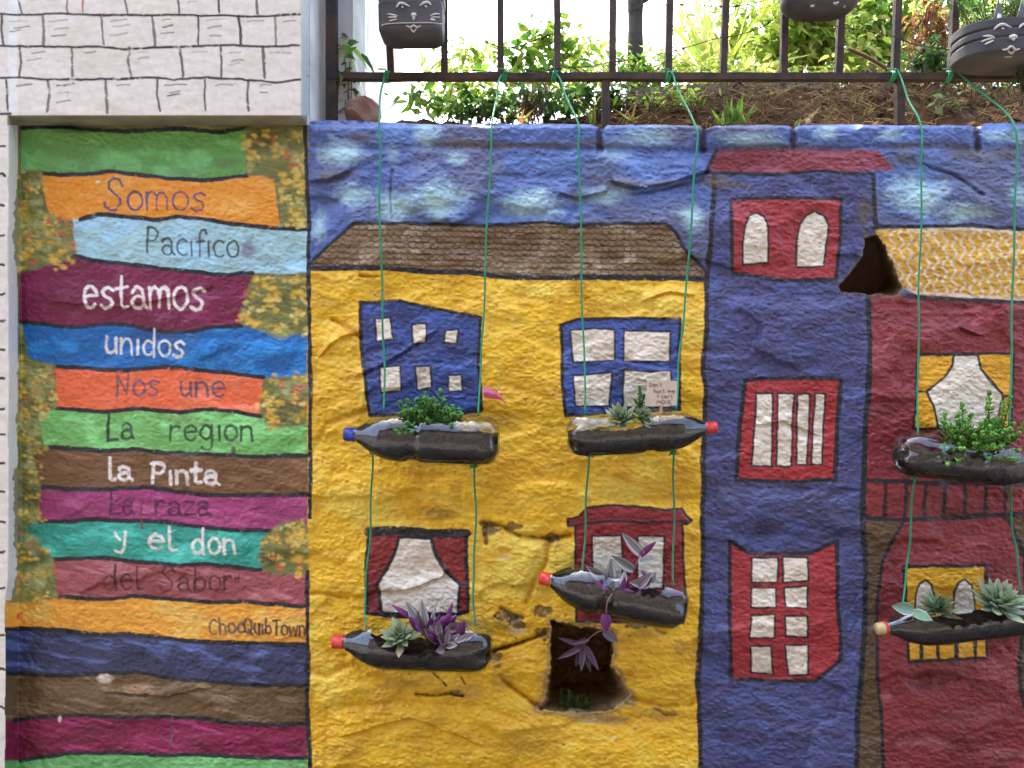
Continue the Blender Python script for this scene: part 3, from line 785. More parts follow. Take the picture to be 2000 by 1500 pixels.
cw = cw * (1 - a) + lin((238, 242, 242)) * a
a = ((soff > 0) & (soff < 1) & (PX > 14) & (PX < 600))[..., None] * (0.75 + 0.2 * N_mid[..., None])  # underside darkened to brown: shade below the block put into its colour
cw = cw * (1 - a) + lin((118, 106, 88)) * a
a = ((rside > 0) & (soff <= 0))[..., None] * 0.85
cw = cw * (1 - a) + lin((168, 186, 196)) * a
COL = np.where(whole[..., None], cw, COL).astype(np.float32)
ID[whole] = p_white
# moss and bush paint that runs over the jamb
g = jm & (PY > 315) & (N_big * .6 + N_mid * .5 + (PX - xl) / 26 * 0.9 - 0.5 - 0.4 * ((PY > 560) & (PY < 640)) - .35 * (PY > 1180) > 0) & (PX > xl - 7)
a = g[..., None] * 0.85
COL = (COL * (1 - a) + lin((128, 124, 84)) * a).astype(np.float32)
BK = (46, 42, 42)
for hl in ([(0, 28), (30, 30), (60, 28), (130, 26), (160, 29), (250, 30), (330, 30), (400, 31), (440, 30), (490, 33), (540, 30), (585, 27)],
           [(0, 90), (80, 91), (150, 92), (195, 91), (240, 97), (300, 93), (380, 91), (460, 89), (520, 91), (585, 88)],
           [(0, 152), (40, 151), (90, 155), (160, 155), (250, 153), (300, 151), (340, 155), (400, 152), (470, 154), (540, 160), (585, 155)]):
    line([(-700, 60 + (hl[0][1] - 60))] + hl, 4.6, BK, dry=.4)
for k in range(1, 9):
    y = 28 - 62 * k
    line([(-700, y + 3), (-300, y - 2), (0, y + 1), (150, y + 3), (300, y), (450, y - 3), (585, y + 2)], 5, BK, dry=.4)
rows = [(-34, 28, (37, 130, 246, 346, 426, 500)), (30, 90, (2, 83, 198, 298, 386, 467, 538)), (92, 153, (38, 140, 252, 352, 430, 513)), (155, 219, (12, 93, 206, 308, 400, 485))]
for k in range(1, 9):
    rows.append((-34 - 62 * k, 28 - 62 * k, tuple(range(20 + 45 * (k % 2), 580, 96))))
for y0, y1, xs in rows:
    for x in list(xs) + list(range(-60, -650, -95)):
        line([(x, y0 + 1), (x + rng.uniform(-2, 3), (y0 + y1) / 2), (x + rng.uniform(-1, 5), y1 - rng.uniform(0, 4))], rng.uniform(3.6, 6), BK, dry=.45, alpha=rng.uniform(.65, 1))
        if y0 > -40 and x > -20:
            x += 14
            for m in range(rng.integers(1, 4)):
                yy = y0 + 12 + m * rng.uniform(10, 16); ww = rng.uniform(12, 34)
                if yy < y1 - 8: line([(x + rng.uniform(0, 10), yy), (x + ww * .6, yy - rng.uniform(0, 3)), (x + ww + 8, yy - rng.uniform(1, 5))], rng.uniform(1.6, 4), BK, dry=.5, alpha=rng.uniform(.35, .9))
line([(161, -12), (162, 26)], 3.5, (190, 110, 104), dry=.2)
line([(0, 221), (20, 222)], 5, BK)
for y in (285, 340, 400, 460, 515, 575, 627, 683, 740, 800, 850, 905, 960, 1020, 1080, 1150, 1240, 1305, 1380):
    line([(-70, y - 2), (4, y), (8, y + rng.uniform(-2, 4))], 5, BK, dry=.3)
for y in range(285, 1500, 120): line([(-40, y), (-38, y + 60)], 5, BK)

# ---- relief (metres towards the viewer)
hh = 0.0060 * N_big + 0.0050 * fbm(PX, PY, 95, 70, seed=91, octs=3)
qx, qy = 150.0, 92.0
hs = np.zeros((H, W), np.float32); wsum = np.zeros((H, W), np.float32)
r2 = np.random.default_rng(5)
XW = PX + 26 * fbm(PX, PY, 55, seed=131, octs=3); YW = PY + 20 * fbm(PX, PY, 55, seed=141, octs=3)
for a in range(-1, 15):
    for b in range(2, 19):
        cx = a * qx + (b % 2) * qx / 2 + r2.uniform(-50, 50); cy = b * qy + r2.uniform(-28, 28)
        s0 = r2.uniform(-.004, .004); s1, s2 = r2.normal(0, .00005), r2.normal(0, .00007)
        i0, i1 = np.searchsorted(gy, [cy - 170, cy + 170]); j0, j1 = np.searchsorted(gx, [cx - 240, cx + 240])
        if i1 <= i0 or j1 <= j0: continue
        q = (slice(i0, i1), slice(j0, j1))
        d = ((XW[q] - cx) / qx) ** 2 + ((YW[q] - cy) / qy) ** 2
        w = np.exp(-d * 20)
        hs[q] += w * (s0 + s1 * (PX[q] - cx) + s2 * (PY[q] - cy)); wsum[q] += w
hh = hh + np.where(wsum > 1e-7, hs / np.maximum(wsum, 1e-7), 0)
def billow(sx, sy, seed, o=3):
    """rounded lumps meeting in sharp creases"""
    return 0.5 - np.sqrt(fbm(XW * .6 + PX * .4 + .25 * PY, YW * .6 + PY * .4, sx, sy, seed=seed, octs=o) ** 2 + .012)


hh = hh + 0.0052 * billow(120, 80, 151, 2) + 0.0012 * billow(38, 22, 156, 2) + 0.0017 * fbm(PX + .3 * PY, PY, 26, 14, seed=161, octs=3) + 0.0019 * fbm(PX - .3 * PY, PY, 11, 6.5, seed=171, octs=2) + 0.0011 * fbm(PX, PY, 5.5, 4.2, seed=175, octs=1)
hh = hh - 0.0022 * sstep(.42, .7, fbm(PX, PY, 9, 6, seed=191, octs=2)) + 0.0016 * sstep(.40, .65, fbm(PX, PY, 14, 8, seed=195, octs=2))


def bulge(poly, h, ramp=28):
    """a stone that stands proud of the wall"""
    sl, cv, sd = cover(poly, 2)
    hh[sl] += .65 * h * (sstep(0, ramp, sd + 6 * N_mid[sl]) - .25 * np.exp(-((sd + 2) / 5) ** 2))


for poly, h in [([(945, 1040), (1010, 1050), (1066, 1058), (1060, 1110), (1030, 1160), (1062, 1225), (1000, 1245), (950, 1235), (930, 1130)], .013), ([(985, 1268), (1064, 1250), (1070, 1330), (1050, 1376), (1005, 1340), (978, 1310)], .014),
                ([(1215, 1250), (1362, 1240), (1360, 1370), (1250, 1366), (1206, 1310)], .010), ([(640, 1385), (800, 1372), (960, 1390), (1040, 1420), (1000, 1500), (640, 1520)], .012), ([(1110, 1410), (1350, 1400), (1360, 1520), (1080, 1520)], .010),
                ([(612, 1320), (760, 1330), (700, 1375), (612, 1400)], .008), ([(640, 262), (760, 300), (700, 332), (612, 330)], .010), ([(740, 330), (860, 310), (900, 400), (760, 420)], .011), ([(960, 345), (1130, 350), (1120, 420), (940, 420)], .010), ([(1180, 300), (1380, 300), (1372, 330), (1300, 352), (1180, 345)], .010),
                ([(1720, 350), (1900, 355), (1990, 400), (1960, 430), (1720, 430)], .010), ([(620, 650), (700, 670), (700, 780), (615, 790)], .008), ([(960, 580), (1080, 590), (1080, 780), (960, 740)], .008), ([(1250, 560), (1370, 560), (1360, 615), (1240, 612)], .008), ([(620, 920), (900, 930), (900, 1010), (620, 1020)], .008),
                ([(1400, 580), (1680, 580), (1660, 720), (1400, 710)], .009), ([(1400, 950), (1680, 960), (1670, 1050), (1400, 1040)], .009), ([(1720, 620), (1900, 620), (1880, 680), (1720, 690)], .009), ([(1750, 1320), (1990, 1310), (1980, 1420), (1760, 1400)], .009),
                ([(60, 540), (300, 550), (420, 600), (60, 615)], .007), ([(330, 660), (590, 660), (590, 720), (330, 715)], .007), ([(60, 1330), (300, 1340), (300, 1390), (60, 1390)], .008), ([(330, 1420), (590, 1430), (590, 1470), (330, 1465)], .007), ([(100, 1040), (350, 1030), (340, 1085), (110, 1085)], .006)]:
    bulge(poly, h)


def groove(pts, w, depth, dark=0.0, col=(46, 38, 30)):
    sl = bb(pts, w * 3 + 8)
    d = seg_dist(WX[sl] + 4 * N_mid[sl], WY[sl] + 4 * N_patch[sl], pts)
    hh[sl] -= 1.7 * depth * np.exp(-(d / w) ** 2)
    if dark > 0:
        a = (np.clip(1.2 - d / (w * .8) + .7 * N_fine[sl] + .5 * N_mid[sl], 0, 1) * min(dark * 1.3, .95))[..., None]
        COL[sl] = COL[sl] * (1 - a) + lin(col) * a


def ledge(pts, w, h):
    """rock standing proud above a line that runs left to right"""
    sl = bb(pts, w * 3)
    xs, ys = zip(*pts)
    yy = np.interp(PX[sl], xs, ys)
    d = PY[sl] + 5 * N_mid[sl] - yy
    m = sstep(xs[0], xs[0] + w, PX[sl]) * (1 - sstep(xs[-1] - w, xs[-1], PX[sl]))
    hh[sl] += h * m * np.where(d < 0, np.exp(-(d / (w * 1.2)) ** 2), -0.5 * np.exp(-(d / (w * .5)) ** 2))


for pts, w, dp, dk in [([(940, 1022), (975, 1026), (1010, 1045), (1070, 1052), (1112, 1044)], 5, .008, .6), ([(1072, 1055), (1064, 1100), (1040, 1140), (1028, 1175)], 5, .006, .25),
                       ([(962, 1272), (990, 1262), (1020, 1252), (1062, 1236)], 5, .010, .7), ([(975, 1320), (1010, 1350), (1055, 1383)], 5, .006, .4), ([(812, 1356), (850, 1358), (880, 1354), (905, 1360)], 3, .006, .85),
                       ([(845, 1316), (860, 1330), (872, 1338)], 3, .004, .6), ([(900, 1322), (908, 1336)], 3, .004, .7), ([(1150, 1205), (1240, 1212), (1300, 1236)], 6, .004, .35), ([(1236, 1362), (1290, 1380), (1350, 1376)], 6, .005, .3), ([(944, 1030), (950, 1060)], 6, .006, .55), ([(980, 1190), (1000, 1205), (1020, 1206)], 6, .005, .6), ([(603, 1160), (640, 1162), (680, 1166)], 4, .004, .2),
                       ([(608, 1310), (640, 1318), (680, 1300)], 6, .005, .1), ([(705, 538), (740, 540)], 3, .003, .5), ([(650, 625), (680, 640), (708, 660)], 5, .006, .1),
                       ([(1230, 380), (1290, 372), (1370, 350)], 4, .004, .2), ([(1170, 245), (1173, 290)], 6, .012, .6), ([(1374, 248), (1374, 290)], 7, .012, .6), ([(1548, 246), (1546, 285)], 6, .010, .5), ([(1905, 246), (1908, 290)], 7, .012, .6),
                       ([(600, 288), (800, 290), (1000, 286), (1180, 292), (1380, 292), (1560, 290), (1750, 288), (2000, 292)], 7, .0026, .1), ([(1800, 320), (1860, 340), (1920, 380)], 3, .004, .4), ([(765, 480 - 150), (762, 395), (765, 425)], 3, .003, .4),
                       ([(1280, 1385), (1300, 1400), (1320, 1398)], 4, .004, .5), ([(606, 890), (640, 830), (720, 800)], 6, .004, 0), ([(1190, 700), (1320, 720)], 3, .002, 0)]:
    groove(pts, w, dp, dk, (112, 92, 70) if pts[0][1] < 260 else (66, 52, 38))
for pts, w, h in [([(600, 352), (640, 348), (690, 330)], 16, .012), ([(1190, 352), (1260, 366), (1320, 352), (1390, 330)], 16, .014), ([(735, 1158), (800, 1150), (860, 1130), (880, 1108)], 12, .008), ([(1090, 380), (1150, 384), (1190, 375)], 10, .008),
                  ([(690, 740), (770, 700), (860, 640)], 14, .006), ([(1870, 640), (1900, 648), (1925, 660)], 10, .008), ([(620, 700), (660, 660), (710, 650)], 12, .007), ([(1250, 590), (1310, 570), (1360, 575)], 12, .006),
                  ([(100, 590), (250, 600), (420, 560)], 16, .006), ([(1470, 830), (1530, 824), (1600, 850)], 8, .004), ([(200, 1350), (330, 1360), (420, 1340)], 16, .007), ([(660, 1440), (800, 1400), (950, 1460)], 20, .006), ([(1240, 740), (1320, 760), (1330, 760)], 10, .003)]:
    ledge(pts, w, h)
# chipped plaster along the cracks
for cx, cy, rx, ry in [(958, 1036, 18, 13), (1000, 1028, 16, 8), (1078, 1050, 14, 8), (985, 1203, 24, 10), (1012, 1217, 12, 8), (972, 1288, 13, 20), (1058, 1196, 16, 12), (1062, 1238, 12, 10), (1212, 1362, 20, 10), (890, 1352, 14, 5), (1240, 1222, 26, 7)]:
    sl = bb([(cx - rx * 2, cy - ry * 2), (cx + rx * 2, cy + ry * 2)], 4)
    d = np.sqrt(((WX[sl] - cx) / rx) ** 2 + ((WY[sl] - cy) / ry) ** 2) + .9 * N_mid[sl] + .5 * N_fine[sl]
    m = np.clip((1 - d) / .25, 0, 1)
    hh[sl] -= .004 * m - .003 * m * N_fine[sl]
    a = (m * .75)[..., None]
    COL[sl] = COL[sl] * (1 - a) + tone(sl, (88, 74, 56), ((140, 124, 98), N_fine, 0, .3, .8)) * a
# rounded top stones
k = sstep(292, 250, PY) * (PX > 606)
hh = hh + 0.004 * k - 0.010 * sstep(252, 240, PY) * (PX > 606) * (PY > 200)
# the two broken holes
hole1 = [(1076, 1211), (1130, 1224), (1195, 1233), (1197, 1262), (1192, 1300), (1214, 1330), (1232, 1356), (1190, 1384), (1150, 1392), (1095, 1391), (1052, 1386), (1066, 1362), (1074, 1300)]
hole2 = [(1688, 466), (1712, 458), (1728, 485), (1745, 525), (1761, 560), (1752, 579), (1700, 575), (1640, 571), (1634, 562), (1664, 534), (1684, 500)]
in1 = [(1079, 1214), (1130, 1228), (1192, 1237), (1186, 1290), (1180, 1326), (1135, 1334), (1082, 1338), (1078, 1290)]
in2 = [(1689, 470), (1699, 476), (1702, 530), (1703, 573), (1645, 569), (1638, 563), (1667, 536), (1686, 502)]
for hp, ip, dep in ((hole1, in1, .34), (hole2, in2, .42)):
    sl, cv, sd = cover(hp, 2)
    X, Y = WX[sl], WY[sl]
    di = np.where(inside(X, Y, ip), 0.0, seg_dist(X, Y, ip + [ip[0]]))
    so = np.maximum(sd + 4.0 * N_mid[sl] + 2.5 * N_fine[sl], 0)
    t = so / np.maximum(so + di, 1e-3)
    hh[sl] -= dep * t * (1 + .10 * N_mid[sl] * (so > 2)) + np.where(so > 0, .006 * N_mid[sl] * np.clip(so / 8, 0, 1), 0)
    rim = (np.clip(1 - np.abs(sd + 3 + 9 * N_mid[sl]) / 7, 0, 1) * (.75 if hp is hole1 else .35))[..., None]
    COL[sl] = COL[sl] * (1 - rim) + lin((112, 100, 84)) * rim
    a = np.clip((sd + 4.0 * N_mid[sl] + 2.5 * N_fine[sl] + 1) / 2.5, 0, 1)[..., None]
    COL[sl] = COL[sl] * (1 - a) + tone(sl, (150, 124, 90), ((172, 150, 118), N_mid, 0, .4, .7), ((108, 86, 58), N_patch, 0, .4, .7)) * a
spot(1160, 1402, 60, 12, (128, 118, 108), .6); spot(1230, 1370, 20, 14, (128, 112, 90), .6)
# the flat plastered front is much smoother than the stone
smooth_front = np.clip(front * 3, 0, 1)
lum = 0.0007 * N_patch + 0.00035 * fbm(PX, PY, 14, 9, seed=181, octs=2) + 0.0008 * N_big
stairk = 1 - 0.35 * sstep(620, 590, PX)
hh = hh * stairk
hh = hh * (1 - smooth_front) + lum * smooth_front + 0.062 * front
LIFT = np.where(ID == p_white, 0.98, np.where(PX < 602, 1.38, 1.2))[..., None]
COL = np.clip(COL * np.array([0.97, 1.0, 0.93]) * LIFT, 0.004, 0.86)

kf = (D - hh) / D
V = np.stack([(PX - 1000) / S * kf, -hh, EYE + (750 - PY) / S * kf], -1).reshape(-1, 3)
CC = COL.reshape(-1, 3)
ii, jj = np.mgrid[0:H - 1, 0:W - 1]
keep = ((PX[:-1, :-1] < 604) | (ii >= TOPI))
fid = ID[:-1, :-1][keep]
i0 = (ii * W + jj)[keep]
FQ = np.stack([i0, i0 + W, i0 + W + 1, i0 + 1], -1)

roots = {
    BLUEWALL: empty("mural_wall", P(1300, 2100), "rough stone garden wall painted with yellow, blue and red houses under a blue sky", "wall"),
    STAIR: empty("mural_panel", P(300, 2100), "recessed wall panel painted as colourful steps with handwritten words", "wall"),
    WHITE: empty("white_building", P(-300, 2100), "white plastered building front painted with black brick outlines", "building"),
}
made = {}


def build_part(pid):
    if pid in made: return made[pid]
    name, par, lab = PARTS[pid]
    parent = roots[par] if isinstance(par, str) else build_part(par)
    q = FQ[fid == pid]
    if len(q) == 0: return None
    used = np.unique(q)
    remap = np.zeros(H * W, np.int32); remap[used] = np.arange(len(used))
    o = mk(name, V[used], remap[q], M["mural"], parent, CC[used])
    if lab: o["label"] = lab
    made[pid] = o
    return o


for pid in range(1, len(PARTS)): build_part(pid)
# flat top of the low wall, running back from its painted edge, and the back of the white building
row = V.reshape(H, W, 3)[TOPI][gx > 600]
mb = MB()
n = len(row)
back = row.copy(); back[:, 1] = 0.2
inner = back.copy(); inner[:, 2] -= 0.5
mb.add(np.concatenate([row, back, inner]), [(i, i + 1, n + i + 1, n + i) for i in range(n - 1)] + [(n + i, n + i + 1, 2 * n + i + 1, 2 * n + i) for i in range(n - 1)], lin((150, 132, 110)))
mb.build("wall_top", M["plain"], roots[BLUEWALL])
mb = MB()
mb.box((-2.05, 0.055, 0.0), (-0.452, 1.6, 3.28), lin((196, 190, 182)))
mb.build("side_wall", M["concrete"], roots[WHITE])

# ------------------------------------------------------------------ ground, terrace of soil behind the wall
mb = MB()
mb.add([(-60, -60, 0), (60, -60, 0), (60, 60, 0), (-60, 60, 0)], [(0, 1, 2, 3)])
tag(mb.build("ground", M["asphalt"]), kind="structure")
xs = np.linspace(-0.46, 4.5, 420); ys = np.concatenate([np.linspace(0.19, 0.9, 60), np.linspace(1.0, 9, 24)])
X, Y = np.meshgrid(xs, ys)
crest_px = np.interp(X / 1.286 * S + 1000, [500, 700, 1000, 1150, 1250, 1400, 1560, 1700, 1850, 2100, 3000], [240, 244, 240, 226, 196, 190, 176, 160, 168, 176, 170])
crest = EYE + (750 - crest_px) / S * (D + .5) / D
t = np.clip((Y - .19) / .31, 0, 1)
Z = 2.05 + (crest - 2.05) * t ** 0.8 + 0.024 * fbm(X * 100, Y * 100, 8, seed=201) * np.clip(t * 3, 0, 1) + 0.022 * fbm(X * 100, Y * 100, 22, seed=205) * np.clip(t * 2 + .2, 0, 1) + 0.006 * fbm(X * 100, Y * 100, 2.5, seed=207) * np.clip(t * 4, 0, 1)
Z[Y > .6] += (0.05 * (Y - .6))[Y > .6]
idx = np.arange(X.size).reshape(X.shape)
F = np.stack([idx[:-1, :-1], idx[:-1, 1:], idx[1:, 1:], idx[1:, :-1]], -1).reshape(-1, 4)
tag(mk("garden_soil", np.stack([X, Y, Z], -1).reshape(-1, 3), F, M["soil"]), kind="structure")


def ground_z(x, y):
    i = int(np.clip(np.searchsorted(ys, y), 0, len(ys) - 1)); j = int(np.clip(np.searchsorted(xs, x), 0, len(xs) - 1))
    return float(Z[i, j])


def jitter(c, s_=.12):
    return np.clip(lin(c) * (1 + rng.normal(0, s_)) * (1 + rng.normal(0, .05, 3)), 0.002, .9)


# dry straw lying on the soil bank (nobody could count it)
def leaf_chip(p, d, ln, wd, c):
    u = Vector(d).normalized(); v = u.cross(Vector((rng.normal(), rng.normal(), rng.normal()))).normalized()
    n_ = u.cross(v)
    mb.add([p, p + u * ln * .5 + v * wd * .5 + n_ * wd * .2, p + u * ln, p + u * ln * .5 - v * wd * .5 + n_ * wd * .2], [(0, 1, 2, 3)], c)


mb = MB()
for k in range(1500):
    px = rng.uniform(1150, 2010); y = rng.uniform(.21, .56)
    x = (px - 1000) / S * (D + y) / D
    z = ground_z(x, y) + rng.uniform(-.004, .016)
    p = Vector((x, y, z))
    q = rng.random()
    if q < .5:       # fallen stalks
        a = rng.normal(0, .6) + (math.pi if rng.random() < .5 else 0); ln = rng.uniform(.02, .11)
        d = Vector((math.cos(a) * ln, rng.uniform(-.3, .3) * ln, rng.normal(0, .4) * ln))
        c = lin([(124, 98, 66), (92, 68, 46), (158, 132, 98), (70, 50, 36)][rng.integers(4)])
        mb.tube([p, p + d * .35 + Vector((0, 0, rng.uniform(-.002, .014))), p + d * .7 + Vector((0, 0, rng.uniform(-.006, .012))), p + d], rng.uniform(.0005, .0013), 3, c)
    elif q < .85:    # leaf litter
        c = jitter([(118, 84, 54), (88, 62, 42), (70, 52, 38), (140, 112, 78)][rng.integers(4)], .2)
        leaf_chip(p, (rng.normal(), rng.normal() * .5, rng.normal() * .5), rng.uniform(.012, .034), rng.uniform(.006, .014), c)
    else:            # dry grass standing up
        for _ in range(3):
            h = rng.uniform(.02, .055)
            mb.tube([p, p + Vector((rng.normal(0, .3) * h, rng.normal(0, .2) * h, h * .6)), p + Vector((rng.normal(0, .7) * h, rng.normal(0, .4) * h, h))], [.0011, .0008, .0003], 3, jitter([(168, 144, 96), (130, 124, 70), (112, 120, 62)][rng.integers(3)], .15))
tag(mb.build("dry_straw", M["straw"]), "brown dry straw, dead leaves and dry grass strewn over the soil bank", "straw", kind="stuff")

# ------------------------------------------------------------------ pier, rock, fence
def rough_box(name, a, b, m, parent=None, amp=.004, seg=14, seed=1):
    """box with gently uneven faces and rounded edges"""
    (x0, y0, z0), (x1, y1, z1) = a, b
    mbx = MB()
    nx, nz = seg, seg * 3
    def face(o, u, v):
        vs = []; fs = []
        for i in range(nx + 1):
            for j in range(nz + 1):
                p = Vector(o) + Vector(u) * (i / nx) + Vector(v) * (j / nz)
                nn = Vector(u).cross(Vector(v)).normalized()
                e = 0 if i in (0, nx) or j in (0, nz) else 1
                vs.append(p + nn * (amp * e * float(vnoise(np.array([p.x * 14 + p.y * 9]), np.array([p.z * 14]), seed)[0])))
        for i in range(nx):
            for j in range(nz):
                k = i * (nz + 1) + j
                fs.append((k, k + nz + 1, k + nz + 2, k + 1))
        mbx.add(vs, fs)
    face((x0, y0, z0), (x1 - x0, 0, 0), (0, 0, z1 - z0))
    face((x1, y0, z0), (0, y1 - y0, 0), (0, 0, z1 - z0))
    face((x0, y1, z0), (0, y0 - y1, 0), (0, 0, z1 - z0))
    face((x1, y1, z0), (x0 - x1, 0, 0), (0, 0, z1 - z0))
    mbx.add([(x0, y0, z1), (x1, y0, z1), (x1, y1, z1), (x0, y1, z1)], [(0, 1, 2, 3)])
    return mbx.build(name, m, parent)


yp = 0.146
a = P(560, 250, yp); b = P(689, 0, yp)
tag(rough_box("concrete_pier", (P(660, 100, yp).x, yp, 2.0), (b.x, yp + .16, 3.2), M["concrete"], amp=.008), "weathered pale grey concrete pier at the left end of the railing", "pier")


def boulder(name, c, rad, m, seed, flat=None):
    n1, n2 = 20, 28
    v = []; f = []
    r_ = np.random.default_rng(seed)
    dirs = [Vector(r_.normal(size=3)).normalized() for _ in range(16)]; offs = [r_.uniform(.72, .98) for _ in range(16)]
    for i in range(n1 + 1):
        for j in range(n2):
            th = math.pi * i / n1; ph = 2 * math.pi * j / n2
            d = Vector((math.sin(th) * math.cos(ph), math.sin(th) * math.sin(ph), math.cos(th)))
            r = min([1.0] + [o / max(d.dot(q), 1e-3) for q, o in zip(dirs, offs) if d.dot(q) > 0])
            r *= 1 + .03 * float(vnoise(np.array([d.x * 6 + seed]), np.array([d.z * 6 + d.y * 5]), 9)[0])
            v.append((c[0] + d.x * r * rad[0], c[1] + d.y * r * rad[1], c[2] + d.z * r * rad[2]))
    for i in range(n1):
        for j in range(n2):
            f.append((i * n2 + j, (i + 1) * n2 + j, (i + 1) * n2 + (j + 1) % n2, i * n2 + (j + 1) % n2))
    return mk(name, v, f, m, smooth=False)


c = P(708, 222, .09)
tag(boulder("rock", c, (.042, .035, .040), M["rock"], 4), "reddish rough stone lying on the wall top beside the pier", "stone")
c = P(1578, 240, .03)
tag(boulder("pebble", c + Vector((0, 0, .003)), (.006, .006, .006), mat("pebble", (.42, .32, .25), .8), 6), "small round pale pebble on the wall top above the red roof", "pebble")
YF = 0.13
fence = empty("iron_railing", P(1250, 152, YF), "rusty dark iron railing of square bars standing above the painted wall", "railing")
mb = MB()
for (x0, x1, py) in ((640, 2100, 150.5),):
    p0 = P(x0, py, YF); p1 = P(x1, py + 1, YF)
    hb = .0075
    nseg = 60
    vs = []; fs = []
    for i in range(nseg + 1):
        p = p0.lerp(p1, i / nseg)
        w1 = .0008 * float(vnoise(np.array([i * .7]), np.array([2.0]), 12)[0])
        for (dy, dz) in ((-.011, -hb), (-.011, hb), (.011, hb), (.011, -hb)):
            vs.append((p.x, p.y + dy, p.z + dz + w1))
    for i in range(nseg):
        for k in range(4):
            fs.append((i * 4 + k, (i + 1) * 4 + k, (i + 1) * 4 + (k + 1) % 4, i * 4 + (k + 1) % 4))
    mb.add(vs, fs)
mb.build("bottom_rail", M["iron"], fence, smooth=False)
pz = P(1000, 150, YF).z
mb = MB(); mb.box((P(640, 0, YF).x, YF - .012, 3.0), (P(2100, 0, YF).x, YF + .012, 3.024)); mb.build("top_rail", M["iron"], fence, smooth=False)
BARS = [(764, 757), (868, 868), (978, 977), (1089, 1088), (1196, 1197), (1305, 1308), (1412, 1417), (1530, 1533), (1637, 1644), (1748, 1753), (1858, 1866), (1975, 1982)]
for xb, xt in BARS:
    p0 = P(xb, 144, YF); p1 = P(xt, 0, YF); d = (p1 - p0) / (p1.z - p0.z)
    mb = MB()
    vs = []; fs = []
    nseg = 24
    for i in range(nseg + 1):
        z = pz + .007 + (3.0 - pz - .007) * i / nseg
        x = p0.x + d.x * (z - p0.z); wv = .0006 * float(vnoise(np.array([i * 1.7 + xb]), np.array([0.5]), 13)[0])
        h = .0076
        for (a, b) in ((-h, -h), (h, -h), (h, h), (-h, h)):
            vs.append((x + a + wv, YF + b, z))
    for i in range(nseg):
        for k in range(4):
            fs.append((i * 4 + k, i * 4 + (k + 1) % 4, (i + 1) * 4 + (k + 1) % 4, (i + 1) * 4 + k))
    mb.add(vs, fs)
    mb.build("bar", M["iron"], fence, smooth=False)
for px, w in ((648, .012), (1183, .009), (1757, .009)):
    p = P(px, 152, YF + .001)
    mb = MB(); mb.box((p.x - w, YF - w + .002, 2.03), (p.x + w, YF + w + .002, pz - .0085 if px > 700 else 3.05))
    mb.build("post", M["iron"], fence, smooth=False)

# barbed wires
def wire(pts, lab, y=YF - .016):
    path = smooth_path([P(a, b, y + .004 * math.sin(a)) for a, b in pts], 6)
    mbw = MB(); mbw.tube(path, .0011, 5)
    r_ = random.Random(pts[0][0])
    for i in range(4, len(path) - 2, 11):
        p = path[i]
        for q in range(4):
            d = Vector((r_.uniform(-.4, .4), r_.uniform(-1, 1), r_.uniform(-1, 1))).normalized()
            mbw.tube([p, p + d * .010], [.0009, .0003], 4)
        t = (path[i + 1] - path[i - 1]).normalized()
        mbw.tube([p - t * .004, p + t * .004], .0022, 6)
    tag(mbw.build("barbed_wire", M["wire"]), lab, "barbed wire", "barbed wires along the railing")


wire([(908, 137), (935, 138), (960, 140), (985, 142), (1020, 143), (1060, 140), (1085, 133), (1140, 131), (1196, 121), (1216, 119), (1255, 112), (1305, 102), (1350, 90), (1400, 75), (1440, 69), (1490, 52), (1515, 33)], "rusty barbed wire rising from just above the rail towards the middle black planter")
wire([(935, 70), (960, 86), (985, 92), (1020, 89), (1060, 72), (1086, 66)], "short slack wire sagging between two bars in front of the central shrub")
wire([(1218, 24), (1262, 11), (1305, 9), (1360, 10), (1420, 13), (1475, 6), (1530, -14)], "barbed wire near the top of the picture crossing the dark tree trunk")
wire([(1560, 38), (1600, 48), (1645, 54), (1690, 60), (1750, 73), (1790, 88), (1855, 97)], "barbed wire sloping down to the right below the middle black planter")

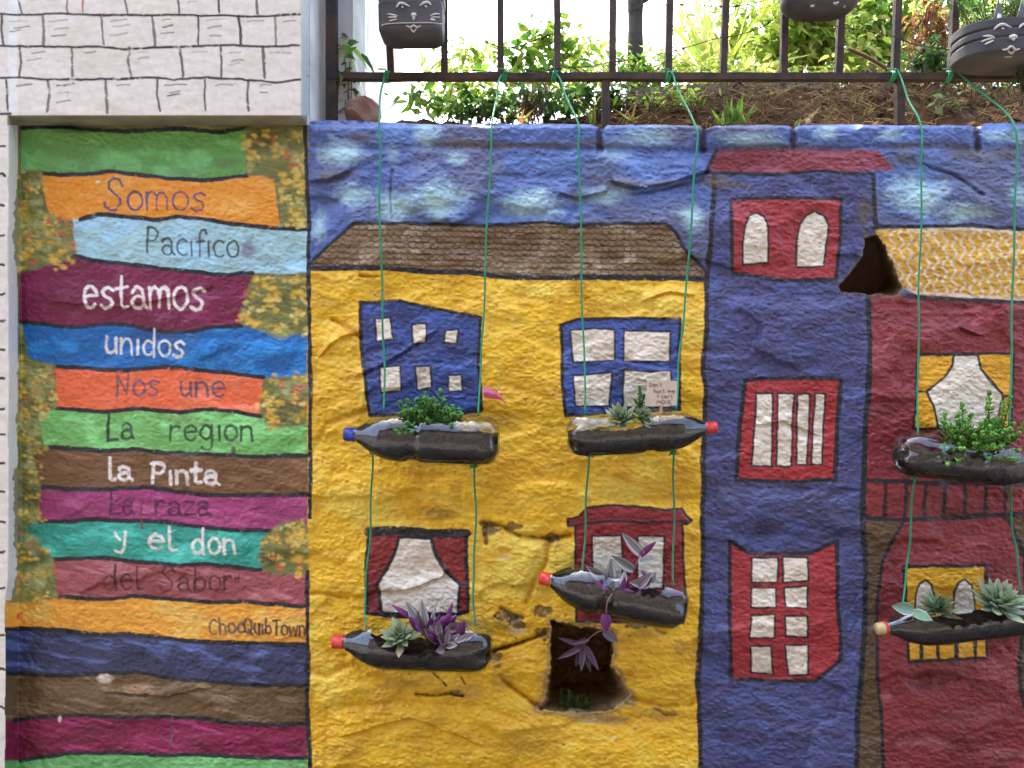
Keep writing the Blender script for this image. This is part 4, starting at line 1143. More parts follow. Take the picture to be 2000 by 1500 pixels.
# ------------------------------------------------------------------ cords
CORDS = [
 ("far left green cord, carrying the blue capped bottle and the one below it", [(752, 147, YF - .02), (748, 158, YF - .02), (742, 205, .05), (741, 237, -.008), (742, 300, -.018), (742, 420, -.026), (747, 600, -.03), (750, 700, -.035), (751, 803, -.07)], [(728, 884, -.085), (726, 940, -.06), (723, 1040, -.045), (716, 1120, -.045), (712, 1190, -.06), (716, 1225, -.085)]),
 ("green cord at the right end of the blue capped bottle", [(985, 143, YF - .02), (977, 150, YF - .02), (970, 185, .07), (962, 239, -.008), (957, 330, -.02), (948, 520, -.03), (943, 650, -.035), (938, 720, -.04), (935, 812, -.075)], [(926, 910, -.085), (929, 980, -.055), (928, 1060, -.045), (924, 1130, -.05), (926, 1190, -.065), (928, 1222, -.08)]),
 ("green cord at the left end of the bottle with the paper note", [(1082, 143, YF - .02), (1092, 150, YF - .02), (1102, 180, .07), (1128, 240, -.008), (1131, 300, -.018), (1135, 500, -.028), (1139, 650, -.035), (1144, 812, -.07)], [(1150, 888, -.085), (1146, 960, -.055), (1142, 1050, -.045), (1138, 1120, -.075)]),
 ("green cord at the right end of the bottle with the paper note", [(1306, 140, YF - .02), (1316, 150, YF - .02), (1328, 185, .07), (1358, 243, -.008), (1361, 285, -.018), (1352, 400, -.024), (1341, 560, -.03), (1333, 640, -.035), (1325, 720, -.045), (1321, 800, -.07)], [(1315, 884, -.085), (1316, 960, -.055), (1316, 1050, -.045), (1313, 1148, -.075)]),
 ("green cord tied left of the right cat planter, down to the bushy bottle", [(1748, 135, YF - .02), (1756, 142, YF - .02), (1772, 190, .06), (1797, 241, -.008), (1800, 330, -.02), (1798, 470, -.026), (1794, 600, -.03), (1793, 750, -.04), (1792, 850, -.07)], [(1786, 930, -.08), (1780, 1000, -.055), (1775, 1080, -.045), (1768, 1130, -.055), (1763, 1195, -.085)]),
 ("far right green cord, slanting down from the right cat planter", [(1858, 136, YF - .02), (1874, 145, YF - .02), (1922, 185, .06), (1978, 237, -.008), (1986, 300, -.02), (1982, 420, -.026), (1978, 560, -.03), (1975, 700, -.04), (1970, 872, -.07)], [(1973, 945, -.08), (1976, 1020, -.055), (1985, 1080, -.05), (1994, 1150, -.06), (1998, 1185, -.085)]),
]
for lab, up, low in CORDS:
    root = empty("green_cord", P(*up[0]), lab, "cord", "green cords hanging from the railing")
    mb = MB()
    for seg in (up, low):
        path = smooth_path([P(*q) for q in seg], 8)
        path = [p + Vector((.0012 * math.sin(i * .5 + seg[0][0]), 0, 0)) for i, p in enumerate(path)]
        mb.tube(path, .0022, 6)
    mb.build("strand", M["cord"], root)
    mb = MB()
    c = P(*up[0])
    for q in range(3):     # turns round the rail
        x = c.x + .004 * q - .002
        mb.tube([(x + .003 * math.sin(t), YF + .0155 * math.cos(t), pz + .0115 * math.sin(t)) for t in np.linspace(0, 2 * math.pi, 17)], .0022, 5)
    mb.tube([(c.x - .016, YF - .015, pz + .012), (c.x, YF - .017, pz + .011), (c.x + .006, YF - .018, pz + .002)], .0017, 5)
    mb.build("knot", M["cord"], root)
    mb = MB()
    c = P(*low[0])
    mb.tube([c + Vector((.005 * math.cos(t), .004 * math.sin(t), .003 * math.sin(2 * t))) for t in np.linspace(0, 2 * math.pi, 13)], .0026, 5)
    e = random.choice((-1, 1))
    mb.tube([c, c + Vector((.006 * e, -.004, .001)), c + Vector((.009 * e, -.005, -.006))], .0018, 5)
    mb.build("knot", M["cord"], root)

# ------------------------------------------------------------------ bottles
PROF = [(0, .0), (0, .45), (.012, .66), (.03, .84), (.06, .95), (.10, .99), (.16, 1), (.47, 1), (.50, .985), (.515, .93), (.53, .90), (.565, .90), (.58, .94), (.595, .99), (.64, 1.0), (.70, .965), (.76, .86), (.81, .72), (.85, .57), (.885, .42), (.91, .32), (.93, .275), (.945, .265), (.955, .265)]
PROF_PLAIN = [(a, (r if not .49 < a < .60 else 1.0)) for a, r in PROF]


def bottle(base_px, cap_px, dia_px, y, open_, level, lab, cap_col, groove=True, lean=.15, squash=1.0, seed=1, gold=False, halfw=1.0, dent=.03):
    """a soft drink bottle lying on its side, its upper side cut open and filled with soil"""
    b = P(*base_px, y); c = P(*cap_px, y)
    L = (c - b).length; ax = (c - b) / L
    R = dia_px / 2 / S * (D + y) / D
    up = Vector((-ax.z, 0, ax.x)); up = up if up.z > 0 else -up
    tow = Vector((0, -1, 0))
    root = empty("bottle_planter", (b + c) / 2, lab, "planter", "hanging bottle planters")
    prof = PROF if groove else PROF_PLAIN
    nx, nt = 96, 72
    pa = np.array([p[0] for p in prof]); pr = np.array([p[1] for p in prof])
    # arc-length style sampling so the rounded base is well resolved
    u = np.concatenate([np.zeros(5), np.linspace(0, .955, nx)])
    rr = np.concatenate([np.linspace(0, .45, 5), np.interp(np.linspace(0, .955, nx), pa[1:], pr[1:])])
    th = np.linspace(0, 2 * math.pi, nt, endpoint=False)      # 0 = up, pi/2 = towards the viewer
    U, T = np.meshgrid(u, th, indexing='ij')
    RR = np.broadcast_to(rr[:, None], U.shape).copy()
    lob = .5 + .5 * np.cos(5 * T + seed)
    RR *= 1 - .17 * (1 - lob) ** 2 * sstep(.16, .02, U)
    Ux = U + .028 * (1 - lob) * sstep(.05, .0, U) * sstep(.2, .5, RR)
    RR *= 1 + dent * fbm(U * 14, T * 1.6, 1.0, seed=seed + 300, octs=2) * sstep(0, .1, U) * sstep(.9, .7, U)

    def world(Ux, RR, T):
        cu = RR * np.cos(T) * R * squash; ct = RR * np.sin(T) * R
        return np.stack([b[i] + ax[i] * Ux * L + up[i] * cu + tow[i] * ct for i in range(3)], -1)
    vs = world(Ux, RR, T)
    o0, o1 = open_
    mid = (o0 + o1) / 2; hw = (o1 - o0) / 2
    Tc = (T - lean + math.pi) % (2 * math.pi) - math.pi
    prof_w = halfw * np.clip(1 - np.abs((U - mid) / hw) ** 3.5, 0, 1) ** .5 * (1 + .10 * vnoise(U * 30, T * 0 + seed, 5))
    cut = np.abs(Tc) < prof_w
    f = []; nr = len(u)
    for i in range(nr - 1):
        for j in range(nt):
            j2 = (j + 1) % nt
            if cut[i, j] and cut[i + 1, j] and cut[i, j2] and cut[i + 1, j2]: continue
            f.append((i * nt + j, i * nt + j2, (i + 1) * nt + j2, (i + 1) * nt + j))
    mk("bottle", vs.reshape(-1, 3), outward(vs, f, b, ax), M["plastic"], root)
    # soil filling the lower part
    us = np.concatenate([np.zeros(5), np.linspace(0, .915, nx)])
    r3 = np.concatenate([np.linspace(0, .45, 5), np.interp(np.linspace(0, .915, nx), pa[1:], pr[1:])]) * .955
    U2 = np.broadcast_to(us[:, None], T.shape) + .012 * (1 - us[:, None] / .9)
    R2 = np.broadcast_to(r3[:, None], T.shape) * (1 - .17 * (1 - lob) ** 2 * sstep(.16, .02, U2)) - .012
    cu = R2 * np.cos(T); ct = R2 * np.sin(T)
    lev = np.interp(U2, *zip(*level)) + .20 * fbm(U2 * 40, ct * 6 + seed, 3.0, seed=seed + 400, octs=4)
    cu = np.minimum(cu, lev)
    vs = np.stack([b[i] + ax[i] * (U2 + .0) * L + up[i] * cu * R * squash + tow[i] * ct * R for i in range(3)], -1)
    f = [(i * nt + j, i * nt + (j + 1) % nt, (i + 1) * nt + (j + 1) % nt, (i + 1) * nt + j) for i in range(nr - 1) for j in range(nt)]
    mk("soil", vs.reshape(-1, 3), outward(vs, f, b, ax), M["potsoil"], root)
    # cap with ridges and a neck ring
    mb = MB()
    n = 60; vs = []; fs = []
    prs = [(.928, .0), (.928, .27), (.934, .285), (.940, .285), (.9405, .268), (.985, .262), (.994, .245), (1.0, .22), (1.0, .0)]
    for (a, r) in prs:
        for k in range(n):
            w = 2 * math.pi * k / n
            q = r * (1 + (.03 if k % 2 else 0) * (.941 < a < .99))
            vs.append(b + ax * a * L + (up * math.cos(w) + tow * math.sin(w)) * q * R)
    for i in range(len(prs) - 1):
        for k in range(n):
            fs.append((i * n + k, i * n + (k + 1) % n, (i + 1) * n + (k + 1) % n, (i + 1) * n + k))
    mb.add(vs, outward([tuple(q) for q in vs], fs, b, ax))
    cap = mb.build("cap", cap_mat("cap_plastic", cap_col), root)
    if gold:
        mb = MB(); n = 40; vs = []; fs = []
        for (a, r) in [(.934, .270), (.934, .292), (.950, .290), (.950, .262)]:
            for k in range(n):
                w = 2 * math.pi * k / n
                vs.append(b + ax * a * L + (up * math.cos(w) + tow * math.sin(w)) * r * R)
        for i in range(3):
            for k in range(n):
                fs.append((i * n + k, i * n + (k + 1) % n, (i + 1) * n + (k + 1) % n, (i + 1) * n + k))
        mb.add(vs, fs); mb.build("band", mat("red_band", (.60, .05, .05), .35), cap)

    def at(uu, lift=0.0, toward=0.0):
        return b + ax * uu * L + up * (lift * R) + tow * (toward * R)
    return root, at


RED = (.62, .045, .035)
_, B1 = bottle((976, 862), (672, 848), 101, -.085, (.24, .66), [(0, .25), (.5, .35), (.62, .45), (.9, .5)], "clear bottle planter with a dark blue cap, holding the small leaved bush", (.01, .03, .28), seed=2, lean=.0, halfw=.75)
_, B2 = bottle((1107, 852), (1400, 835), 87, -.080, (.24, .56), [(0, .2), (.3, .0), (.6, .25), (.9, .5)], "bottle planter with its red cap pointing right, in front of the blue cross window", RED, seed=5, lean=.25, halfw=1.0)
_, B3 = bottle((962, 1264), (649, 1253), 101, -.085, (.20, .76), [(0, .3), (.2, .15), (.5, -.08), (.75, .1), (.9, .45)], "bottle planter with a red cap below the dark red curtains, lowest on the left", RED, groove=False, seed=7, lean=.45, halfw=1.25)
_, B4 = bottle((1340, 1188), (1053, 1128), 96, -.085, (.18, .50), [(0, .4), (.3, .2), (.5, .3), (.9, .6)], "red capped bottle planter tilted downwards above the hole in the wall", RED, seed=3, lean=.35, halfw=.95)
_, B5 = bottle((1748, 884), (2052, 918), 88, -.080, (.25, .60), [(0, .1), (.3, .2), (.6, .2), (.9, .5)], "dark bottle planter below the yellow curtains with a bushy plant, cap outside the picture", RED, seed=9, lean=.2, halfw=.9, dent=.06)
_, B6 = bottle((2022, 1192), (1711, 1229), 90, -.085, (.14, .76), [(0, .2), (.3, -.1), (.6, -.1), (.75, .1), (.9, .45)], "bottle planter with a gold and red cap, lowest on the right", (.52, .42, .20), groove=False, seed=11, lean=.35, halfw=1.25, gold=True, dent=.05)

# ------------------------------------------------------------------ plants
def frame(d, roll=0.0, ref=(0, 0, 1)):
    """rotation matrix (columns: across, along, normal) for a leaf pointing along d"""
    d = Vector(d).normalized()
    side = d.cross(Vector(ref))
    side = side.normalized() if side.length > 1e-4 else Vector((1, 0, 0))
    nn = side.cross(d)
    if roll:
        c, s_ = math.cos(roll), math.sin(roll)
        side, nn = side * c + nn * s_, nn * c - side * s_
    return side, d, nn


def leaf_blade(mbx, p, d, ln, wd, col, roll=0.0, droop=.2, fold=.25, n=4, point=1.6):
    side, dd, nn = frame(d, roll)
    vs = []; fs = []
    for i in range(n + 1):
        t = i / n
        w = wd / 2 * (math.sin(math.pi * min(t * .92 + .08, 1) ** (1 / point * 1.1)) if i < n else .02)
        c = Vector(p) + dd * (ln * t) - Vector((0, 0, 1)) * (droop * ln * t * t)
        vs += [c - side * w + nn * (w * fold), c, c + side * w + nn * (w * fold)]
    for i in range(n):
        for k in range(2):
            a = i * 3 + k
            fs.append((a, a + 1, a + 4, a + 3))
    mbx.add(vs, fs, col)


def fat_leaf(mbx, p, d, ln, wd, col, roll=0.0, curl=.25, th=.35, tipc=None, nseg=6, ring=8, tip=.75):
    side, dd, nn = frame(d, roll)
    vs = []; fs = []; cs = []
    col = np.asarray(col, float); tipc = col if tipc is None else np.asarray(tipc, float)
    for i in range(nseg + 1):
        t = i / nseg
        w = wd / 2 * max((.38 + .62 * sstep(0, tip * .8, t)) * (1 - sstep(tip * .8, 1.04, t) ** 1.3), .03)
        c = Vector(p) + dd * (ln * t) + nn * (curl * ln * t * t)
        for k in range(ring):
            a = 2 * math.pi * k / ring
            vs.append(c + side * (w * math.cos(a)) + nn * (w * th * math.sin(a) * (1 if math.sin(a) < 0 else .45)))
            cs.append(col * (1 - t ** 3) + tipc * t ** 3)
    for i in range(nseg):
        for k in range(ring):
            fs.append((i * ring + k, i * ring + (k + 1) % ring, (i + 1) * ring + (k + 1) % ring, (i + 1) * ring + k))
    mbx.add(vs, outward([tuple(q) for q in vs], fs, p, dd), np.array(cs))


def rosette(name, lab, p, rad, n, axis, cols, tipc=None, wd=.36, cat="succulent", curl=.3, th=.4, group="rosette succulents in the bottles"):
    axis = Vector(axis).normalized()
    u = axis.orthogonal().normalized(); v = axis.cross(u)
    root = empty(name, p, lab, cat, group)
    mbx = MB()
    for i in range(n):
        t = (i + .5) / n
        a = i * 2.39996
        tilt = math.radians(10 + 82 * t ** .75) + rng.normal(0, .06)
        d = axis * math.cos(tilt) + (u * math.cos(a) + v * math.sin(a)) * math.sin(tilt)
        ln = rad * (.42 + .58 * t ** .7) * rng.uniform(.78, 1.15)
        c = jitter(cols[rng.integers(len(cols))], .14)
        if t > .82 and rng.random() < .2:
            c = jitter((112, 102, 70), .2); d = (d - Vector((0, 0, .35))).normalized()
        # the upper face of every leaf looks along the rosette's axis
        nn = (axis - d * axis.dot(d)); nn = nn.normalized() if nn.length > 1e-4 else u
        side = d.cross(nn)
        s0, dd, n0 = frame(d)
        roll = math.atan2(nn.dot(-s0), nn.dot(n0))
        fat_leaf(mbx, Vector(p) + axis * (rad * .25 * (1 - t)), d, ln, ln * wd, c, roll=roll, curl=curl * (1 - .3 * t), th=th, tipc=None if tipc is None else lin(tipc))
    mbx.build("leaves", M["succulent"], root)
    return root


GR = [(104, 138, 106), (86, 120, 88), (128, 156, 118)]
ax_ = (0, -.5, .85)
rosette("succulent", "grey green rosette nearest the left end of the note bottle", P(1214, 822, -.10), .042, 34, (-.2, -.55, .8), GR, (150, 150, 110))
rosette("succulent", "grey green rosette beside the paper note stick", P(1252, 820, -.098), .038, 30, (.25, -.5, .82), GR, (150, 150, 110))
rosette("succulent", "green rosette with broad leaves at the left of the lowest left bottle", P(783, 1246, -.115), .043, 34, (-.15, -.6, .75), [(104, 142, 112), (88, 126, 96), (132, 164, 132)], (160, 160, 120), wd=.42)
rosette("succulent", "small tight green rosette in the middle of the gold capped bottle", P(1832, 1192, -.105), .042, 46, (-.1, -.5, .85), [(92, 116, 82), (74, 98, 66), (110, 134, 98)], wd=.3)
rosette("succulent", "large silvery green rosette at the right of the gold capped bottle", P(1948, 1182, -.115), .060, 44, (.05, -.55, .8), [(116, 146, 118), (96, 126, 96), (138, 166, 140)], (150, 160, 120), wd=.34)


def sedum(name, lab, stems, leaf, cols, y, group=None, dens=1.0):
    """many short stems ringed by small round fleshy leaves; stems = (base px, tip px, depth offset)"""
    root = empty(name, P(*stems[0][0], y), lab, "plant", group)
    ms = MB(); ml = MB()
    for (bp, tp, dy) in stems:
        a = P(*bp, y); c = P(*tp, y + dy)
        m = (a + c) / 2 + Vector((rng.normal(0, .004), rng.normal(0, .004), 0))
        path = smooth_path([a, m, c], 10)
        ms.tube(path, .0014, 5, lin((96, 110, 60)))
        tot = sum((path[i + 1] - path[i]).length for i in range(len(path) - 1))
        nl = max(6, int(tot / leaf * 3.8 * dens))
        for k in range(nl + 8):
            t = min(.12 + .88 * k / nl, 1.0)
            q = path[min(int(t * (len(path) - 1)), len(path) - 1)]
            ang = k * 2.4
            tipness = max(0, (t - .75) / .25)
            d = Vector((math.cos(ang), math.sin(ang), .25 + 1.6 * tipness + rng.normal(0, .15)))
            cc = cols[rng.integers(len(cols))]
            f_ = 1 + .25 * tipness
            fat_leaf(ml, q, d, leaf * rng.uniform(.75, 1.15) * (1 - .3 * tipness), leaf * .72, np.clip(jitter(cc, .15) * f_, 0, .9), curl=.2, th=.3, nseg=4, ring=6, tip=.95)
    ms.build("stems", M["stem"], root); ml.build("leaves", M["succulent"], root)


GB = [(70, 128, 54), (48, 98, 42), (92, 150, 72), (76, 134, 60)]
stems = []
for k in range(95):
    bx = rng.uniform(785, 893); t = rng.uniform(-1, 1)
    tx_ = 838 + t * 62 + rng.normal(0, 5); top = 779 + 30 * abs(t) ** 1.5 + rng.uniform(0, 1) ** 1.3 * 52
    stems.append(((bx, 846), (tx_, top), rng.uniform(-.055, .03)))
stems += [((800, 840), (781, 790), -.02), ((800, 840), (795, 786), 0), ((835, 830), (829, 772), .0), ((855, 830), (861, 766), .0), ((862, 830), (868, 786), -.02), ((880, 835), (895, 804), -.01), ((850, 845), (850, 796), -.05), ((800, 850), (792, 838), -.05), ((815, 850), (805, 848), -.055)]
sedum("jade_plant", "dense dark green small leaved bush growing from the blue capped bottle", stems, .0122, GB, -.085)
sedum("stonecrop", "small upright green stem of fleshy leaves left of the paper note", [((1254, 822), (1249, 758), 0), ((1254, 810), (1240, 784), -.01), ((1256, 812), (1258, 775), .01), ((1254, 800), (1252, 772), -.012)], .0085, [(58, 110, 40), (46, 94, 34), (84, 136, 56)], -.082, dens=1.5)
GF = [(92, 146, 60), (74, 126, 50), (118, 170, 78), (104, 156, 66)]
stems = []
for k in range(90):
    bx = rng.uniform(1845, 1945); t = rng.uniform(-1, 1)
    tx_ = 1912 + t * 78 + rng.normal(0, 8); top = 806 + 40 * t * t + rng.uniform(0, 66)
    stems.append(((bx, 885), (tx_, top), rng.uniform(-.05, .035)))
stems += [((1925, 870), (1932, 768), 0), ((1880, 870), (1879, 792), 0), ((1850, 870), (1846, 812), 0), ((1935, 870), (1930, 790), -.02), ((1950, 870), (1974, 780), .0), ((1950, 870), (1960, 790), -.01), ((1950, 880), (2005, 828), -.02), ((1950, 880), (1990, 850), -.03), ((1870, 885), (1850, 912), -.05), ((1880, 880), (1872, 905), -.055), ((1925, 880), (1932, 900), -.05), ((1885, 880), (1876, 880), -.055)]
sedum("stonecrop", "bushy fresh green plant spilling from the bottle below the yellow curtains", stems, .0122, GF, -.082, dens=1.15)


def wander_leaf(p, d, ln, wd, parent, roll=0.0, droop=.25, dark=1.0, purple=0.0):
    """striped leaf: silver edges, green and purple bands"""
    side, dd, nn = frame(d, roll, (0, -1, .35))
    n, m = 12, 8
    vs = []; fs = []; cs = []
    for i in range(n + 1):
        t = i / n
        w = wd / 2 * max(math.sin(math.pi * (t * .9 + .1) ** .8) ** .85, .02) if i < n else wd * .01
        c = Vector(p) + dd * (ln * t) + (nn * .10 - Vector((0, 0, 1)) * droop) * (ln * t * t)
        for j in range(m + 1):
            q = j / m * 2 - 1
            vs.append(c + side * (w * q) + nn * (w * .45 * q * q))
            a = abs(q)
            silver = np.array(lin((196, 186, 194))); green = np.array(lin((82, 108, 84))); pur = np.array(lin((128, 60, 116)))
            k = math.exp(-((a - .66) / .20) ** 2)
            cc = green * (1 - k) + silver * k
            if a > .88: cc = pur * .5 + cc * .5
            if a < .10: cc = silver * .35 + green * .65
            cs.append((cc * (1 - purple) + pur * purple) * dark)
    for i in range(n):
        for j in range(m):
            a = i * (m + 1) + j
            fs.append((a, a + 1, a + m + 2, a + m + 1))
    mbx = MB(); mbx.add(vs, fs, np.array(cs))
    return mbx.build("leaf", M["striped"], parent)


def wander(name, lab, base, stems, leaves, y, extra=None):
    root = empty(name, P(*base, y), lab, "plant", "striped wandering plants in the bottles")
    for pts in stems:
        mbx = MB(); mbx.tube(smooth_path([P(a, b, c) for a, b, c in pts], 6), .0016, 6, lin((120, 84, 90))); mbx.build("stem", M["stem"], root)
    for (x0, y0, d0, x1, y1, d1, w, roll, dark, pur) in leaves:
        a = P(x0, y0, d0); b_ = P(x1, y1, d1)
        wander_leaf(a, b_ - a, (b_ - a).length, w / S * (D + d0) / D, root, roll, droop=.0, dark=dark, purple=pur)
    for (cx, cy, rx, n, dep) in extra or []:     # smaller leaves filling the clump
        for q in range(n):
            x = cx + rng.uniform(-rx, rx); t = (x - cx) / rx
            a = P(x, cy + rng.uniform(-8, 6), dep + rng.uniform(-.02, .01)); ln = rng.uniform(28, 52)
            an = t * 1.0 + rng.normal(0, .35)
            e = P(x + ln * math.sin(an), cy - ln * math.cos(an) * rng.uniform(.5, 1), dep + rng.uniform(-.03, .01))
            back = rng.random() < .3
            wander_leaf(a, e - a, (e - a).length, rng.uniform(12, 20) / S, root, (2.8 if back else rng.normal(.2, .4)), droop=.0, dark=rng.uniform(.7, 1), purple=rng.uniform(0, .5))


yb = -.095
wander("wandering_plant", "purple and silver striped plant on the right of the lowest left bottle", (850, 1240), [[(835, 1262, yb), (830, 1235, yb - .01), (838, 1215, yb - .01)], [(870, 1262, yb), (878, 1230, yb), (884, 1215, yb)], [(868, 1270, yb), (872, 1262, yb - .02)]],
       [(832, 1232, -.105, 826, 1171, -.085, 22, .25, 1, 0), (822, 1228, -.10, 790, 1176, -.09, 24, -.5, 1, 0), (842, 1232, -.10, 858, 1174, -.07, 18, 1.0, 1, 0), (806, 1206, -.095, 766, 1179, -.10, 12, 2.6, 1, .5), (852, 1250, -.115, 847, 1196, -.095, 24, .3, 1, 0), (824, 1232, -.115, 800, 1204, -.135, 18, 2.7, 1, .4),
        (870, 1226, -.10, 886, 1176, -.095, 12, 2.7, 1, .6), (872, 1230, -.11, 898, 1202, -.12, 16, .4, 1, .3), (872, 1242, -.11, 878, 1212, -.11, 14, 2.9, 1, .3), (872, 1262, -.125, 854, 1232, -.13, 18, -.2, 1, .1), (874, 1262, -.125, 900, 1238, -.13, 18, .4, 1, .1), (872, 1262, -.125, 848, 1270, -.15, 22, .6, 1, .4), (872, 1260, -.125, 896, 1262, -.15, 16, .2, 1, .0), (828, 1230, -.10, 816, 1190, -.11, 14, .4, .9, 0), (846, 1244, -.11, 868, 1220, -.13, 14, .2, 1, .1), (860, 1250, -.11, 838, 1240, -.14, 16, 2.8, 1, .5)], yb, [(850, 1236, 38, 16, -.11), (872, 1252, 26, 9, -.12)])
wander("wandering_plant", "striped plant climbing and trailing from the tilted bottle over the hole", (1225, 1165), [[(1225, 1170, -.09), (1232, 1130, -.09), (1244, 1098, -.085), (1252, 1075, -.085)], [(1205, 1160, -.10), (1196, 1140, -.10), (1188, 1120, -.10)], [(1195, 1160, -.13), (1186, 1176, -.145), (1184, 1200, -.14), (1184, 1226, -.12), (1165, 1236, -.10), (1150, 1248, -.08), (1138, 1262, -.07)]],
       [(1255, 1084, -.085, 1215, 1040, -.075, 22, .3, 1, 0), (1251, 1088, -.085, 1284, 1060, -.09, 17, 2.4, 1, .2), (1250, 1096, -.085, 1284, 1092, -.09, 13, .3, 1, 0), (1238, 1113, -.09, 1192, 1083, -.10, 22, .3, 1, 0), (1188, 1140, -.10, 1144, 1104, -.10, 20, .2, 1, 0), (1192, 1150, -.10, 1194, 1090, -.09, 24, .1, 1, 0), (1186, 1144, -.10, 1176, 1122, -.11, 14, 2.8, 1, .5),
        (1270, 1140, -.10, 1226, 1136, -.12, 22, .3, 1, 0), (1210, 1152, -.11, 1190, 1142, -.13, 14, .1, 1, 0), (1204, 1152, -.12, 1238, 1158, -.14, 12, 2.6, 1, .4), (1272, 1138, -.10, 1283, 1116, -.10, 12, .4, 1, 0), (1268, 1130, -.10, 1252, 1112, -.10, 9, 2.8, 1, .3), (1245, 1174, -.125, 1252, 1152, -.13, 12, 2.9, 1, .6),
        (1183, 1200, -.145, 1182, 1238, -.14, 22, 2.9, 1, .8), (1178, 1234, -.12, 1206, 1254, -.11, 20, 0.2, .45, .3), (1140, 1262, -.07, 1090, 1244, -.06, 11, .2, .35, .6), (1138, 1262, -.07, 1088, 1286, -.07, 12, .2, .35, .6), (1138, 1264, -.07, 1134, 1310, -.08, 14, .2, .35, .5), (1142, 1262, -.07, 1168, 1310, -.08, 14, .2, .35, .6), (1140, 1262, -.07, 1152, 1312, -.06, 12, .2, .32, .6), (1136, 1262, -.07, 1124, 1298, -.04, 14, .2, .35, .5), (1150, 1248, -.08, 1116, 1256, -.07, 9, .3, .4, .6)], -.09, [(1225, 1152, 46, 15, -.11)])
root = empty("broad_leaf_plant", P(1790, 1200, -.10), "small plant with two broad pale edged leaves near the gold cap", "plant")
mbx = MB(); mbx.tube(smooth_path([P(1800, 1225, -.10), P(1788, 1205, -.11), P(1782, 1194, -.115)], 5), .0016, 6, lin((100, 120, 80))); mbx.build("stem", M["stem"], root)
for (a, b_, w, roll) in [(P(1784, 1192, -.115), P(1741, 1184, -.12), .026, .7), (P(1780, 1196, -.115), P(1822, 1212, -.13), .025, .75)]:
    side, dd, nn = frame(b_ - a, roll - .5, (0, -1, .5)); ln = (b_ - a).length
    vs = []; fs = []; cs = []
    for i in range(13):
        t = i / 12; ww = w / 2 * max(math.sin(math.pi * (t * .93 + .07) ** .8) ** .9, .02)
        for j in range(9):
            q = j / 4 - 1
            vs.append(a + dd * ln * t + side * ww * q + nn * (ww * .35 * q * q))
            cs.append(lin((112, 152, 126)) if abs(q) < .8 else lin((196, 206, 196)))
    for i in range(12):
        for j in range(8): fs.append((i * 9 + j, i * 9 + j + 1, i * 9 + j + 10, i * 9 + j + 9))
    mbx = MB(); mbx.add(vs, fs, np.array(cs)); mbx.build("leaf", M["succulent"], root)

# bud on the note bottle, paper note, pink petal
root = empty("paper_note", P(1290, 826, -.10), "small handwritten paper note on a thin stick in the red capped bottle", "note")
mbx = MB()
yb = -.105
c00, c10, c11, c01 = P(1264, 742, yb), P(1323, 744, yb), P(1321, 792, yb), P(1262, 793, yb)
th = Vector((0, .0016, 0))
mbx.add([c00, c10, c11, c01, c00 + th, c10 + th, c11 + th, c01 + th], [(0, 3, 2, 1), (4, 5, 6, 7), (0, 1, 5, 4), (1, 2, 6, 5), (2, 3, 7, 6), (3, 0, 4, 7)], lin((206, 190, 166)))
mbx.build("card", M["plain"], root, smooth=False)
mbx = MB(); mbx.tube([P(1292, 790, yb + .003), P(1287, 834, yb + .003)], .0034, 6, lin((176, 140, 96))); mbx.build("stick", M["plain"], root)
mbx = MB()
for (s_, x0, x1, yy, xh) in [("Don't", 1268, 1293, 755, 5.2), ("hurt me", 1277, 1318, 767, 5), ("I can't", 1284, 1314, 777, 4.6), ("MOVE", 1283, 1311, 788, 5)]:
    for stx in text_strokes(s_, x0, x1, yy, yy + .5, xh):
        pts = [P(a, b, yb - .0006) for a, b in stx]
        mbx.tube(pts, .00045, 4, lin((84, 78, 80)))
mbx.build("lettering", M["plain"], root)
root = empty("flower_petal", P(965, 775, -.02), "wilted pink flower petal stuck to the yellow wall", "petal")
vs = []; fs = []
path = [(944, 768, 17), (952, 766, 24), (960, 769, 22), (970, 772, 16), (978, 777, 10), (984, 784, 6), (989, 791, 2)]
for i, (a, b_, w) in enumerate(path):
    for j in range(7):
        q = j / 3 - 1
        vs.append(P(a + q * w * .15, b_ + q * w / 2, -.024 - .007 * math.cos(q * 2.6) - .002 * math.sin(i * 2 + j)))
for i in range(len(path) - 1):
    for j in range(6): fs.append((i * 7 + j, i * 7 + j + 1, i * 7 + j + 8, i * 7 + j + 7))
mbx = MB(); mbx.add(vs, fs, lin((236, 140, 190))); mbx.build("petal", M["leaf"], root)
mbx = MB(); mbx.tube([P(966, 770, -.028), P(973, 760, -.03), P(975, 757, -.03)], [.0012, .002, .0025], 6, lin((226, 200, 196))); mbx.build("stamen", M["leaf"], root)

